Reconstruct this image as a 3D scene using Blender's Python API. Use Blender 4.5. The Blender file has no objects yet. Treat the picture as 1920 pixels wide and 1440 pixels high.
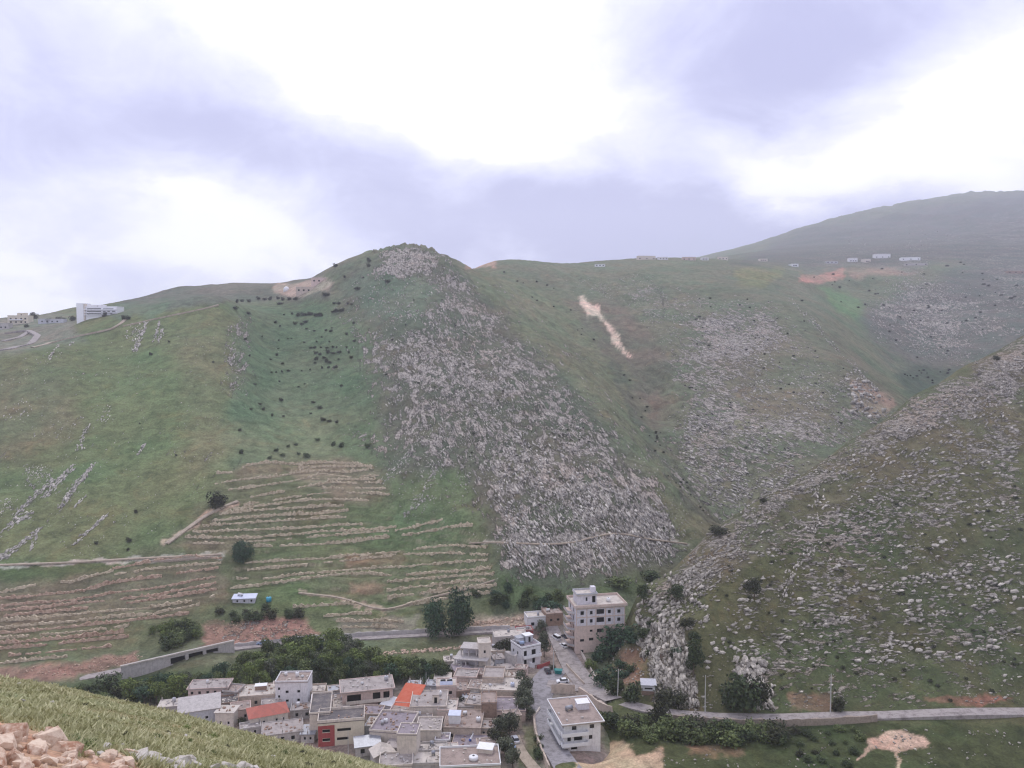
import bpy, bmesh, math, random
import numpy as np
from mathutils import Vector, Matrix
from mathutils.bvhtree import BVHTree

random.seed(7)
rng = np.random.default_rng(7)
R = math.radians
scene = bpy.context.scene
COL = scene.collection

# ------------------------------------------------------------------ camera
ZC = 120.0                    # eye height above the valley floor, metres
F = 1500.0                    # focal length in photograph pixels (1920 wide)
HOR = 640.0                   # row of the horizon in the photograph
PITCH = math.atan((720.0 - HOR) / F)
SP, CP = math.sin(PITCH), math.cos(PITCH)
cam_d = bpy.data.cameras.new('camera')
cam = bpy.data.objects.new('camera', cam_d)
COL.objects.link(cam)
cam.location = (0, 0, ZC)
cam.rotation_euler = (math.pi / 2 - PITCH, 0, 0)
cam_d.sensor_fit = 'HORIZONTAL'
cam_d.sensor_width = 36.0
cam_d.lens = 36.0 * F / 1920.0
cam_d.clip_start = 0.2
cam_d.clip_end = 20000
scene.camera = cam

# ------------------------------------------------------------------ world, sun, exposure
SUN_EL, SUN_AZ = R(52), R(-14)          # azimuth from +Y (view direction), positive to the right
world = bpy.data.worlds.new('World')
scene.world = world
world.use_nodes = True
wt = world.node_tree
wt.nodes.clear()


class NB:
    """small helper for building node trees"""
    def __init__(s, nt):
        s.nt = nt

    def new(s, kind, **kw):
        n = s.nt.nodes.new(kind)
        for k, v in kw.items():
            setattr(n, k, v)
        return n

    def link(s, a, b):
        s.nt.links.new(a, b)

    def put(s, sock, v):
        if hasattr(v, 'is_linked') or hasattr(v, 'links'):
            s.nt.links.new(v, sock)
        else:
            sock.default_value = v

    def math(s, op, a, b=None, c=None, clamp=False):
        n = s.new('ShaderNodeMath', operation=op, use_clamp=clamp)
        s.put(n.inputs[0], a)
        if b is not None:
            s.put(n.inputs[1], b)
        if c is not None:
            s.put(n.inputs[2], c)
        return n.outputs[0]

    def vmath(s, op, a, b=None):
        n = s.new('ShaderNodeVectorMath', operation=op)
        s.put(n.inputs[0], a)
        if b is not None:
            if op == 'SCALE':
                s.put(n.inputs['Scale'], b)
            else:
                s.put(n.inputs[1], b)
        return n.outputs[0]

    def mix(s, f, a, b, blend='MIX'):
        n = s.new('ShaderNodeMix', data_type='RGBA', blend_type=blend)
        s.put(n.inputs['Factor'], f)
        s.put(n.inputs['A'], a)
        s.put(n.inputs['B'], b)
        return n.outputs['Result']

    def ramp(s, f, lo, hi, a=0.0, b=1.0):
        n = s.new('ShaderNodeMapRange', interpolation_type='SMOOTHSTEP')
        s.put(n.inputs[0], f)
        n.inputs[1].default_value = lo
        n.inputs[2].default_value = hi
        n.inputs[3].default_value = a
        n.inputs[4].default_value = b
        return n.outputs[0]

    def noise(s, vec, scale, detail=4.0, rough=0.55, dist=0.0):
        n = s.new('ShaderNodeTexNoise')
        if vec is not None:
            s.put(n.inputs['Vector'], vec)
        n.inputs['Scale'].default_value = scale
        n.inputs['Detail'].default_value = detail
        n.inputs['Roughness'].default_value = rough
        n.inputs['Distortion'].default_value = dist
        return n.outputs[0]

    def attr(s, name):
        n = s.new('ShaderNodeAttribute', attribute_name=name)
        return n


def lin(c):
    """photograph colour (0-255) to linear"""
    return tuple(((v / 255) / 12.92 if v <= 10 else ((v / 255 + 0.055) / 1.055) ** 2.4) for v in c)


def rgba(c, k=1.0):
    l = lin(c)
    return (l[0] * k, l[1] * k, l[2] * k, 1.0)


# --- sky: Nishita air with a broken cloud deck over all of it
b = NB(wt)
wout = b.new('ShaderNodeOutputWorld')
bg = b.new('ShaderNodeBackground')
b.link(bg.outputs[0], wout.inputs[0])
sky = b.new('ShaderNodeTexSky', sky_type='NISHITA')
sky.sun_disc = False
sky.sun_elevation = SUN_EL
sky.sun_rotation = SUN_AZ
sky.altitude = 1000
tc = b.new('ShaderNodeTexCoord')
d0 = tc.outputs['Generated']
sep = b.new('ShaderNodeSeparateXYZ')
b.link(d0, sep.inputs[0])
# clouds lie on a flat deck: squeeze the noise towards the horizon
zz = b.math('ADD', b.math('MAXIMUM', sep.outputs[2], 0.0), 0.42)
cx = b.math('DIVIDE', sep.outputs[0], zz)
cy = b.math('DIVIDE', sep.outputs[1], zz)
cv = b.new('ShaderNodeCombineXYZ')
b.link(cx, cv.inputs[0])
b.link(cy, cv.inputs[1])
warp = b.new('ShaderNodeTexNoise')
b.link(cv.outputs[0], warp.inputs['Vector'])
warp.inputs['Scale'].default_value = 2.4
warp.inputs['Detail'].default_value = 7
warp.inputs['Roughness'].default_value = 0.58
wv = b.vmath('SCALE', b.vmath('SUBTRACT', warp.outputs['Color'], (0.5, 0.5, 0.5)), 0.35)
wsep = b.new('ShaderNodeSeparateXYZ')
b.link(wv, wsep.inputs[0])
cloud_n = b.noise(cv.outputs[0], 1.6, 6.0, 0.5, 0.35)
cloud_f = b.noise(cv.outputs[0], 4.2, 8.0, 0.58, 0.5)
az = b.math('ADD', b.math('ARCTAN2', sep.outputs[0], sep.outputs[1]), b.math('MULTIPLY', wsep.outputs[0], 0.55))
el = b.math('ADD', b.math('ARCSINE', sep.outputs[2]), b.math('MULTIPLY', wsep.outputs[1], 0.40))


def skyblob(px, py, rx, ry, amp):
    """soft bright break (amp>0) or thick cloud (amp<0) around a direction of the sky"""
    a0 = math.atan((px - 960) / F)
    e0 = math.atan((HOR - py) / math.hypot(F, px - 960))
    sa, se = rx / F, ry / F
    u = b.math('DIVIDE', b.math('SUBTRACT', az, a0), sa)
    v = b.math('DIVIDE', b.math('SUBTRACT', el, e0), se)
    q = b.math('ADD', b.math('MULTIPLY', u, u), b.math('MULTIPLY', v, v))
    return b.math('MULTIPLY', b.math('EXPONENT', b.math('MULTIPLY', q, -1.0)), amp)


bright = b.math('ADD', b.math('MULTIPLY', b.math('SUBTRACT', cloud_n, 0.5), 1.5), b.math('MULTIPLY', b.math('SUBTRACT', cloud_f, 0.5), 1.5))
for args in SKYBLOBS if 'SKYBLOBS' in globals() else (
        (840, 90, 300, 170, 1.1), (560, 40, 190, 70, 0.6), (1000, 260, 150, 70, 0.5), (900, 200, 120, 90, 0.4),
        (420, 420, 140, 75, 0.95), (1430, 325, 170, 60, 0.9), (1880, 170, 170, 110, 0.75), (1700, 300, 120, 60, 0.35),
        (0, 520, 90, 55, 0.7), (1080, 430, 360, 75, -1.1), (760, 330, 90, 60, -0.45), (1420, 130, 230, 120, -0.7),
        (130, 200, 300, 130, -0.35), (480, 270, 230, 60, -0.75), (1600, 40, 160, 70, -0.4), (1330, 455, 220, 45, -0.8), (60, 330, 160, 60, 0.1), (1650, 420, 160, 40, -0.5)):
    bright = b.math('ADD', bright, skyblob(*args))
cb = b.ramp(bright, -0.85, 0.75)
cr = b.new('ShaderNodeValToRGB')
b.link(cb, cr.inputs[0])
e = cr.color_ramp.elements
e[0].position = 0.0
e[0].color = rgba((180, 182, 224), 1.1)
e[1].position = 1.0
e[1].color = (1.5, 1.5, 1.5, 1)
for p, c in ((0.28, (203, 205, 238)), (0.52, (223, 225, 248)), (0.76, (243, 243, 252))):
    x = e.new(p)
    x.color = rgba(c, 1.24)
air = b.vmath('SCALE', sky.outputs[0], 0.07)
cloud_cover = b.ramp(bright, -2.2, -1.2, 0.80, 0.97)
final = b.mix(cloud_cover, air, cr.outputs[0])
b.link(final, bg.inputs[0])
bg.inputs[1].default_value = 0.95
world.cycles.sampling_method = 'NONE'

sun_d = bpy.data.lights.new('sun', 'SUN')
sun_d.energy = 1.5
sun_d.angle = R(11)
sun_d.color = (1.0, 0.96, 0.9)
sun = bpy.data.objects.new('sun', sun_d)
COL.objects.link(sun)
sv = Vector((math.sin(SUN_AZ) * math.cos(SUN_EL), math.cos(SUN_AZ) * math.cos(SUN_EL), math.sin(SUN_EL)))
sun.rotation_euler = sv.to_track_quat('Z', 'Y').to_euler()
sun.location = sv * 500

vs = scene.view_settings
vs.view_transform = 'Standard'
vs.look = 'None'
vs.exposure = 0.12
vs.gamma = 1.0
scene.cycles.use_denoising = True
scene.cycles.filter_width = 1.25
scene.cycles.max_bounces = 4
scene.cycles.diffuse_bounces = 2
scene.cycles.volume_bounces = 1
scene.cycles.transparent_max_bounces = 8

# ------------------------------------------------------------------ pixel <-> place helpers
CAM = Vector((0, 0, ZC))
FWD = Vector((0, CP, -SP))
UP = Vector((0, SP, CP))


def ray(px, py):
    return Vector((1, 0, 0)) * (px - 960) + UP * (720 - py) + FWD * F


def level(px, py):
    """photograph pixel -> (azimuth, elevation) tangents times F, as a level camera would see them"""
    d = ray(px, py)
    return d.x / d.y * F, d.z / d.y * F


def project(X, Y, Z):
    zz_ = Z - ZC
    up = zz_ * CP + Y * SP
    fw = np.maximum(Y * CP - zz_ * SP, 0.01)
    return 960 + F * X / fw, 720 - F * up / fw


# ------------------------------------------------------------------ noise in numpy
def _hash(ix, iy, seed):
    h = (ix.astype(np.int64) * 374761393 + iy.astype(np.int64) * 668265263 + seed * 974711) & 0x7fffffff
    h = ((h ^ (h >> 13)) * 1274126177) & 0x7fffffff
    h = h ^ (h >> 16)
    return (h & 0xffff) / 65535.0


def pn(x, y, seed=0):
    ix, iy = np.floor(x), np.floor(y)
    fx, fy = x - ix, y - iy
    ux, uy = fx * fx * fx * (fx * (fx * 6 - 15) + 10), fy * fy * fy * (fy * (fy * 6 - 15) + 10)

    def g(dx, dy):
        a = _hash(ix + dx, iy + dy, seed) * 6.2831853
        return np.cos(a) * (fx - dx) + np.sin(a) * (fy - dy)
    n00, n10, n01, n11 = g(0, 0), g(1, 0), g(0, 1), g(1, 1)
    return ((n00 * (1 - ux) + n10 * ux) * (1 - uy) + (n01 * (1 - ux) + n11 * ux) * uy) * 1.5


def fbm(x, y, oct=4, seed=0, gain=0.5):
    s, a, t = np.zeros_like(x), 1.0, 0.0
    for i in range(oct):
        s += a * pn(x * 2 ** i, y * 2 ** i, seed + i * 17)
        t += a
        a *= gain
    return s / t


def sstep(x, a, b):
    t = np.clip((x - a) / (b - a), 0, 1)
    return t * t * (3 - 2 * t)


def polydist(px, py, poly):
    """signed distance in pixels, positive inside"""
    n = len(poly)
    inside = np.zeros(px.shape, bool)
    dmin = np.full(px.shape, 1e9)
    for i in range(n):
        x0, y0 = poly[i]
        x1, y1 = poly[(i + 1) % n]
        cond = ((y0 > py) != (y1 > py))
        with np.errstate(divide='ignore', invalid='ignore'):
            xi = (x1 - x0) * (py - y0) / ((y1 - y0) if y1 != y0 else 1e-9) + x0
        inside ^= cond & (px < xi)
        dx, dy = x1 - x0, y1 - y0
        t = np.clip(((px - x0) * dx + (py - y0) * dy) / (dx * dx + dy * dy + 1e-9), 0, 1)
        dd = np.hypot(px - x0 - t * dx, py - y0 - t * dy)
        dmin = np.minimum(dmin, dd)
    return np.where(inside, dmin, -dmin)


def linedist(px, py, pts):
    dmin = np.full(px.shape, 1e9)
    for i in range(len(pts) - 1):
        (x0, y0), (x1, y1) = pts[i], pts[i + 1]
        dx, dy = x1 - x0, y1 - y0
        t = np.clip(((px - x0) * dx + (py - y0) * dy) / (dx * dx + dy * dy + 1e-9), 0, 1)
        dmin = np.minimum(dmin, np.hypot(px - x0 - t * dx, py - y0 - t * dy))
    return dmin


class RBF:
    """thin-plate spline: elevation tangent over (azimuth, log distance)"""
    def __init__(s, pts, sa=300.0, sl=0.33, smooth=1e-3):
        P = []
        V = []
        for px, py, d in pts:
            a, e_ = level(px, py)
            P.append((a / sa, math.log(d) / sl))
            V.append(e_)
        s.P = np.array(P)
        s.sa, s.sl = sa, sl
        n = len(P)
        K = s.k(np.hypot(*(s.P[:, None] - s.P[None]).transpose(2, 0, 1))) + np.eye(n) * smooth
        Q = np.hstack([np.ones((n, 1)), s.P])
        A = np.block([[K, Q], [Q.T, np.zeros((3, 3))]])
        s.w = np.linalg.solve(A, np.concatenate([V, np.zeros(3)]))

    @staticmethod
    def k(r):
        return np.where(r > 1e-9, r * r * np.log(np.maximum(r, 1e-9)), 0.0)

    def __call__(s, a, l):
        a, l = a / s.sa, l / s.sl
        out = s.w[-3] + s.w[-2] * a + s.w[-1] * l
        for i in range(len(s.P)):
            out = out + s.w[i] * s.k(np.hypot(a - s.P[i, 0], l - s.P[i, 1]))
        return out


def sheet(name, A, D, zfun, mat):
    """heightfield over a fan-shaped grid: columns of equal azimuth tangent, rows of equal distance"""
    a, d = np.meshgrid(A, D)
    X, Y = a / F * d, d
    Z = zfun(a, d, X, Y)
    nr, nc = a.shape
    co = np.stack([X, Y, Z], -1).reshape(-1, 3)
    i = np.arange(nr * nc).reshape(nr, nc)
    q = np.stack([i[:-1, :-1], i[:-1, 1:], i[1:, 1:], i[1:, :-1]], -1).reshape(-1, 4)
    me = bpy.data.meshes.new(name)
    me.vertices.add(len(co))
    me.vertices.foreach_set('co', co.ravel())
    me.loops.add(q.size)
    me.loops.foreach_set('vertex_index', q.ravel().astype(np.int32))
    me.polygons.add(len(q))
    me.polygons.foreach_set('loop_start', np.arange(0, q.size, 4, dtype=np.int32))
    me.polygons.foreach_set('loop_total', np.full(len(q), 4, np.int32))
    me.polygons.foreach_set('use_smooth', np.ones(len(q), bool))
    me.update(calc_edges=True)
    me.materials.append(mat)
    o = bpy.data.objects.new(name, me)
    o['kind'] = 'structure'
    COL.objects.link(o)
    return o, co, q


def set_attr(me, name, kind, vals):
    at = me.attributes.new(name, kind, 'POINT')
    key = {'FLOAT': 'value', 'FLOAT_COLOR': 'color', 'FLOAT_VECTOR': 'vector'}[kind]
    at.data.foreach_set(key, np.ascontiguousarray(vals, dtype=np.float32).ravel())

# ------------------------------------------------------------------ materials
def terrain_mat(name, rockcol, rockdark, fine=1.0, bump=1.0, rscale=0.26):
    m = bpy.data.materials.new(name)
    m.use_nodes = True
    n = NB(m.node_tree)
    bs = m.node_tree.nodes['Principled BSDF']
    bs.inputs['Roughness'].default_value = 0.95
    bs.inputs['Specular IOR Level'].default_value = 0.1
    geo = n.new('ShaderNodeNewGeometry')
    P = geo.outputs['Position']
    col = n.attr('col').outputs['Color']
    rock = n.attr('rock').outputs['Fac']
    sc = n.attr('sc').outputs['Vector']
    big = n.noise(P, 0.018 * fine, 3, 0.6)
    mid = n.noise(P, 0.14 * fine, 5, 0.65, 0.4)
    tin = n.noise(P, 0.9 * fine, 4, 0.7)
    v = n.math('ADD', n.math('MULTIPLY', n.math('SUBTRACT', mid, 0.5), 1.9), 1.0)
    v = n.math('MULTIPLY', v, n.math('ADD', n.math('MULTIPLY', n.math('SUBTRACT', tin, 0.5), 1.7), 1.0))
    g = n.mix(n.ramp(big, 0.35, 0.68), n.mix(1.0, col, (1.12, 1.0, 0.97, 1), 'MULTIPLY'),
              n.mix(1.0, col, (0.86, 0.98, 0.88, 1), 'MULTIPLY'))
    # dry brown patches
    dry = n.ramp(n.noise(P, 0.05 * fine, 5, 0.7, 0.8), 0.52, 0.68, 0.0, 0.42)
    g = n.mix(dry, g, n.mix(1.0, g, (1.35, 1.0, 0.95, 1), 'MULTIPLY'))
    vast = n.noise(P, 0.0055, 6, 0.65, 0.5)
    v = n.math('MULTIPLY', v, n.math('ADD', n.math('MULTIPLY', n.math('SUBTRACT', vast, 0.5), 0.9), 1.0))
    g = n.vmath('SCALE', g, v)
    speck = n.ramp(n.noise(P, 0.42 * fine, 4, 0.75, 0.3), 0.58, 0.68, 0.0, 0.55)
    g = n.mix(speck, g, n.mix(1.0, g, (0.42, 0.46, 0.42, 1), 'MULTIPLY'))
    # bedrock: broken beds along the strata coordinates
    r1 = n.noise(sc, rscale, 6, 0.68, 0.5)
    patch = n.noise(P, 0.021, 3, 0.55, 0.6)
    r1 = n.math('ADD', r1, n.math('MULTIPLY', n.math('SUBTRACT', patch, 0.5), 0.42))
    thr = n.math('SUBTRACT', 0.74, n.math('MULTIPLY', rock, 0.46))
    mask = n.ramp(n.math('SUBTRACT', r1, thr), -0.015, 0.045)
    rt = n.noise(sc, rscale * 3.7, 5, 0.7, 0.2)
    rb = n.noise(P, 0.03, 3, 0.6)
    rc = n.mix(n.ramp(rt, 0.32, 0.66), rockdark, rockcol)
    rc = n.mix(n.ramp(rb, 0.45, 0.7, 0, 0.45), rc, n.mix(1.0, rc, (1.12, 0.95, 0.85, 1), 'MULTIPLY'))
    fin = n.mix(mask, g, rc)
    n.link(fin, bs.inputs['Base Color'])
    h = n.math('ADD', n.math('MULTIPLY', mid, 0.9), n.math('MULTIPLY', tin, 0.35))
    h = n.math('ADD', h, n.math('MULTIPLY', mask, n.math('ADD', 0.5, n.math('MULTIPLY', rt, 1.8))))
    bp = n.new('ShaderNodeBump')
    bp.inputs['Strength'].default_value = 0.9
    bp.inputs['Distance'].default_value = 0.9 * bump
    n.link(h, bp.inputs['Height'])
    n.link(bp.outputs[0], bs.inputs['Normal'])
    return m


SAT = 0.78
KA = 1.0      # photograph colour -> base colour


class Paint:
    """per-vertex ground colour, bedrock share and strata axes, laid over regions of the hillsides"""
    def __init__(s, co, basecol):
        s.px, s.py = project(co[:, 0], co[:, 1], co[:, 2])
        s.co = co
        s.jx = s.px + 34 * fbm(s.px / 60, s.py / 40, 5, 3, 0.62)
        s.jy = s.py + 18 * fbm(s.px / 60, s.py / 40, 5, 9, 0.62)
        s.col = np.tile(np.array(lin(basecol)), (len(co), 1))
        s.rock = np.zeros(len(co))
        s.sc = co.copy()

    def m(s, poly, soft=10):
        return sstep(polydist(s.jx, s.jy, poly), -soft, soft)

    def colour(s, poly, c, soft=10, k=1.0):
        w = (s.m(poly, soft) * k)[:, None]
        s.col = s.col * (1 - w) + np.array(lin(c)) * w

    def line(s, pts, c, width, k=1.0):
        w = (sstep(-linedist(s.jx, s.jy, pts), -width * 1.3, -width * 0.5) * k)[:, None]
        s.col = s.col * (1 - w) + np.array(lin(c)) * w

    def rocks(s, poly, r, soft=12, add=False):
        w = s.m(poly, soft)
        s.rock = s.rock + w * r if add else s.rock * (1 - w) + r * w

    def strata(s, poly, p0, p1, stretch):
        """bedding runs from pixel p0 to p1 (world direction found on the hillside)"""
        u = (ground(*p1) - ground(*p0)).normalized()
        sel = polydist(s.px, s.py, poly) > 0
        U = np.array(u)
        al = s.co[sel] @ U
        s.sc[sel] = s.co[sel] - np.outer(al * (1 - 1 / stretch), U)

    def store(s, me):
        c4 = np.ones((len(s.col), 4))
        lum = (s.col @ np.array([0.25, 0.6, 0.15]))[:, None]
        c4[:, :3] = (lum + (s.col - lum) * SAT) * KA
        set_attr(me, 'col', 'FLOAT_COLOR', c4)
        set_attr(me, 'rock', 'FLOAT', np.clip(s.rock, 0, 1.2))
        set_attr(me, 'sc', 'FLOAT_VECTOR', s.sc)


BVH = []


def hit(px, py, only=None):
    d = ray(px, py).normalized()
    best = None
    for k, t in enumerate(BVH):
        if only is not None and k not in only:
            continue
        h = t.ray_cast(CAM, d)
        if h[0] is not None and (best is None or h[3] < best[3]):
            best = h
    return best


def ground(px, py, only=None):
    h = hit(px, py, only)
    return h[0].copy() if h else None


def zat(x, y, only=None):
    best = None
    for k, t in enumerate(BVH):
        if only is not None and k not in only:
            continue
        h = t.ray_cast(Vector((x, y, 2000)), Vector((0, 0, -1)))
        if h[0] is not None and (best is None or h[0].z > best):
            best = h[0].z
    return 0.0 if best is None else best


def yflat(d, z=0.0):
    """pixel row of a point straight ahead at distance d and height z"""
    e_ = (z - ZC) / d
    th = math.atan(e_) + PITCH
    return 720 - F * math.tan(th)


# ------------------------------------------------------------------ main sheet: valley, left hill, peak, far mountain
MP = []
# valley floor
for px in (-500, -200, 100, 400, 700, 950, 1120):
    for d, z in ((150, -2), (190, -1), (230, 0), (270, 0), (300, 0.5)):
        MP.append((px, yflat(d, z), d))
for px in (1300, 1600, 1900, 2300):
    for d, z in ((150, -14), (220, -12), (300, -6)):
        MP.append((px, yflat(d, z), d))
MP += [(-500, 1200, 322), (-500, 1000, 390), (-500, 750, 520), (-500, 690, 590), (-500, 660, 700),
       (0, 1240, 304), (0, 1150, 335), (0, 1060, 366), (0, 900, 436), (0, 800, 490), (0, 720, 540), (0, 672, 575),
       (0, 655, 640), (60, 640, 690), (100, 606, 790), (180, 594, 850), (0, 632, 750), (0, 606, 850), (0, 600, 1000),
       (100, 655, 600), (230, 612, 650), (330, 592, 670), (415, 567, 700),
       (300, 577, 850), (230, 572, 960), (240, 566, 1050), (330, 543, 1080), (450, 531, 1100), (545, 531, 1100), (610, 516, 1000),
       (230, 1240, 303), (230, 1150, 336), (230, 1060, 369), (230, 900, 440), (230, 800, 497), (230, 700, 572), (230, 640, 627),
       (420, 1200, 320), (430, 1150, 338), (430, 1060, 371), (430, 950, 415), (430, 850, 470), (430, 750, 535), (430, 650, 615), (425, 590, 675),
       (480, 580, 760), (500, 650, 680), (500, 750, 570), (500, 560, 900),
       (560, 1200, 322), (560, 1150, 340), (560, 1060, 374), (560, 950, 425), (560, 850, 490), (560, 750, 580), (560, 650, 690), (560, 580, 790), (560, 548, 860),
       (700, 1190, 325), (700, 1140, 342), (700, 1000, 400), (700, 900, 450), (700, 800, 520), (700, 700, 600), (690, 600, 700), (650, 520, 820), (640, 500, 850),
       (770, 461, 850), (720, 471, 850), (820, 474, 850), (850, 488, 860), (680, 485, 850),
       (850, 1180, 327), (850, 1140, 341), (850, 1060, 369), (850, 950, 410), (850, 850, 460), (850, 750, 525), (850, 650, 610), (840, 560, 710),
       (950, 1140, 337), (950, 1080, 347), (950, 1000, 373), (950, 900, 422), (950, 800, 485), (950, 700, 565), (920, 600, 690),
       (1000, 1098, 344), (1080, 1105, 341), (1180, 1085, 350), (1050, 1150, 332),
       (1100, 1000, 370), (1100, 900, 418), (1100, 800, 486), (1060, 700, 590), (990, 620, 700),
       (1250, 1040, 375), (1330, 1005, 392), (1270, 930, 424), (1200, 850, 472), (1130, 760, 548), (1060, 670, 640), (980, 585, 770), (900, 512, 900),
       # gully behind the flank
       (1345, 985, 450), (1260, 880, 535), (1205, 770, 640), (1150, 670, 760), (1075, 565, 950), (985, 515, 1090),
       # middle hill
       (1400, 930, 490), (1350, 850, 545), (1300, 750, 640), (1250, 650, 775), (1200, 560, 970), (1100, 503, 1230), (1200, 486, 1380), (1350, 488, 1420), (1000, 491, 1300), (920, 493, 1200),
       (1500, 890, 490), (1550, 800, 570), (1450, 700, 690), (1400, 600, 850), (1400, 525, 1130), (1610, 745, 640), (1590, 680, 730), (1500, 580, 910), (1450, 512, 1200),
       (1675, 765, 655), (1640, 700, 750), (1555, 600, 950), (1490, 520, 1240),
       # next gully and far mountain
       (1735, 745, 880), (1670, 645, 1080), (1575, 550, 1380), (1505, 500, 1600),
       (1800, 655, 1080), (1700, 560, 1330), (1900, 610, 1130), (1900, 510, 1550), (1720, 490, 1700), (1600, 478, 1900), (1500, 476, 2100), (1420, 474, 2350),
       (1920, 440, 2500), (1920, 390, 5400), (1780, 387, 5200), (1700, 393, 4900), (1600, 414, 4300), (1500, 444, 3600), (1420, 468, 3200), (1370, 484, 3000),
       (1800, 440, 3000), (1650, 450, 2900), (2300, 372, 5400), (2300, 430, 2500), (2300, 560, 1300),
       # ground hidden behind the right hill
       (1500, 960, 440), (1650, 860, 540), (1850, 760, 700), (2300, 700, 800), (1800, 1000, 420), (2300, 900, 500),
       (1350, 1040, 380), (1550, 1080, 365), (1900, 1120, 360),
       # backs of the ridges
       (-500, 720, 1000), (0, 625, 1300), (240, 620, 1500), (450, 590, 1600), (620, 570, 1400), (770, 530, 1150), (700, 560, 1200), (850, 540, 1150),
       (930, 520, 1700), (1100, 520, 1800), (1200, 500, 1900), (1300, 495, 2000), (-500, 700, 6500), (300, 660, 6500), (900, 600, 6500), (1200, 560, 6500), (1500, 540, 6800), (1900, 470, 7000), (2300, 430, 7000)]
main_rbf = RBF(MP)

ROADS_PX = [[(40, 1290), (140, 1274), (230, 1258), (330, 1236), (440, 1216), (560, 1204), (700, 1195), (850, 1188), (985, 1180)]]


TERR = [(250, 1062), (330, 1010), (400, 950), (445, 885), (520, 866), (720, 872), (745, 950), (890, 990), (932, 1050), (935, 1120), (780, 1160), (560, 1110), (440, 1120), (420, 1150), (330, 1180), (260, 1222), (-120, 1262), (-120, 1095), (110, 1088), (240, 1068), (420, 1046), (410, 1040), (300, 1035)]


def main_z(a, d, X, Y):
    e_ = main_rbf(a, np.log(d))
    Z = ZC + e_ / F * d
    px, py = project(X, Y, Z)
    calm = sstep(d, 300, 380)                     # valley floor stays even
    for r in ROADS_PX:
        calm = calm * sstep(linedist(px, py, r), 6, 30)
    face = sstep(px, 700, 800) * sstep(py, 470, 520) * (1 - sstep(px, 1250, 1420))      # rocky middle
    big = fbm(X / 95, Y / 95, 3, 1) * 5.0 * sstep(d, 330, 520)
    rid = (1 - np.abs(fbm(X / 34 + Y / 90, Y / 60, 3, 5))) - 0.75
    mid = rid * 4.5 * (0.25 + 0.75 * face) * calm
    fine = fbm(X / 9, Y / 9, 3, 11) * (0.5 + 0.9 * face) * calm
    far = fbm(X / 240, Y / 240, 4, 21) * 26 * sstep(d, 900, 1500)
    far = far + (0.62 - np.abs(fbm(X / 420 + Y / 900, Y / 700, 4, 23))) * 70 * sstep(d, 2000, 3200)
    # gullies and ribs running down the rocky face with the bedding
    ac, al_ = X * 0.97 + Y * 0.242, X * 0.242 - Y * 0.97
    ribs = (1 - np.abs(fbm(ac / 24, al_ / 130, 4, 25))) - 0.72
    crag = sstep(polydist(px, py, [(690, 440), (850, 440), (865, 530), (690, 530)]), -20, 20)
    sil = 1 - 0.75 * sstep(-np.abs(py - 480), -60, -10)
    Z = Z + (big + far) * sil + mid + fine + ribs * 9.0 * face * sstep(d, 350, 420) * (1 - 0.6 * sstep(-np.abs(py - 480), -40, -5))
    Z = Z + crag * (np.abs(fbm(X / 13, Y / 20, 4, 27)) * 11 - 2.0)
    # stepped terraces follow the contour
    ter = sstep(polydist(px + 14 * fbm(px / 40, py / 40, 3, 3), py, TERR), 0, 14) * (1 - sstep(py, 1175, 1200))
    w_ = Z + fbm(X / 22, Y / 22, 3, 29) * 1.1
    s_ = 2.1
    fr_ = w_ / s_ - np.floor(w_ / s_)
    Z = Z + ter * s_ * ((np.clip((fr_ - 0.62) / 0.38, 0, 1) ** 1.0) - fr_) * 0.9
    return Z


print('terrain...')
A_m = np.concatenate([np.arange(-1560, -980, 14), np.arange(-980, 985, 4.2), np.arange(985, 1560, 14)])
D_m = np.concatenate([np.exp(np.linspace(math.log(150), math.log(300), 50))[:-1],
                      np.exp(np.linspace(math.log(300), math.log(720), 300))[:-1],
                      np.exp(np.linspace(math.log(720), math.log(1600), 150))[:-1],
                      np.exp(np.linspace(math.log(1600), math.log(6800), 110))])
MAT_MAIN = terrain_mat('mountain_ground', rgba((192, 184, 174)), rgba((78, 73, 69)), 1.0, 1.0)
hill_main, co_m, q_m = sheet('mountain_terrain', A_m, D_m, main_z, MAT_MAIN)
BVH.append(BVHTree.FromPolygons(co_m.tolist(), q_m.tolist()))

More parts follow.
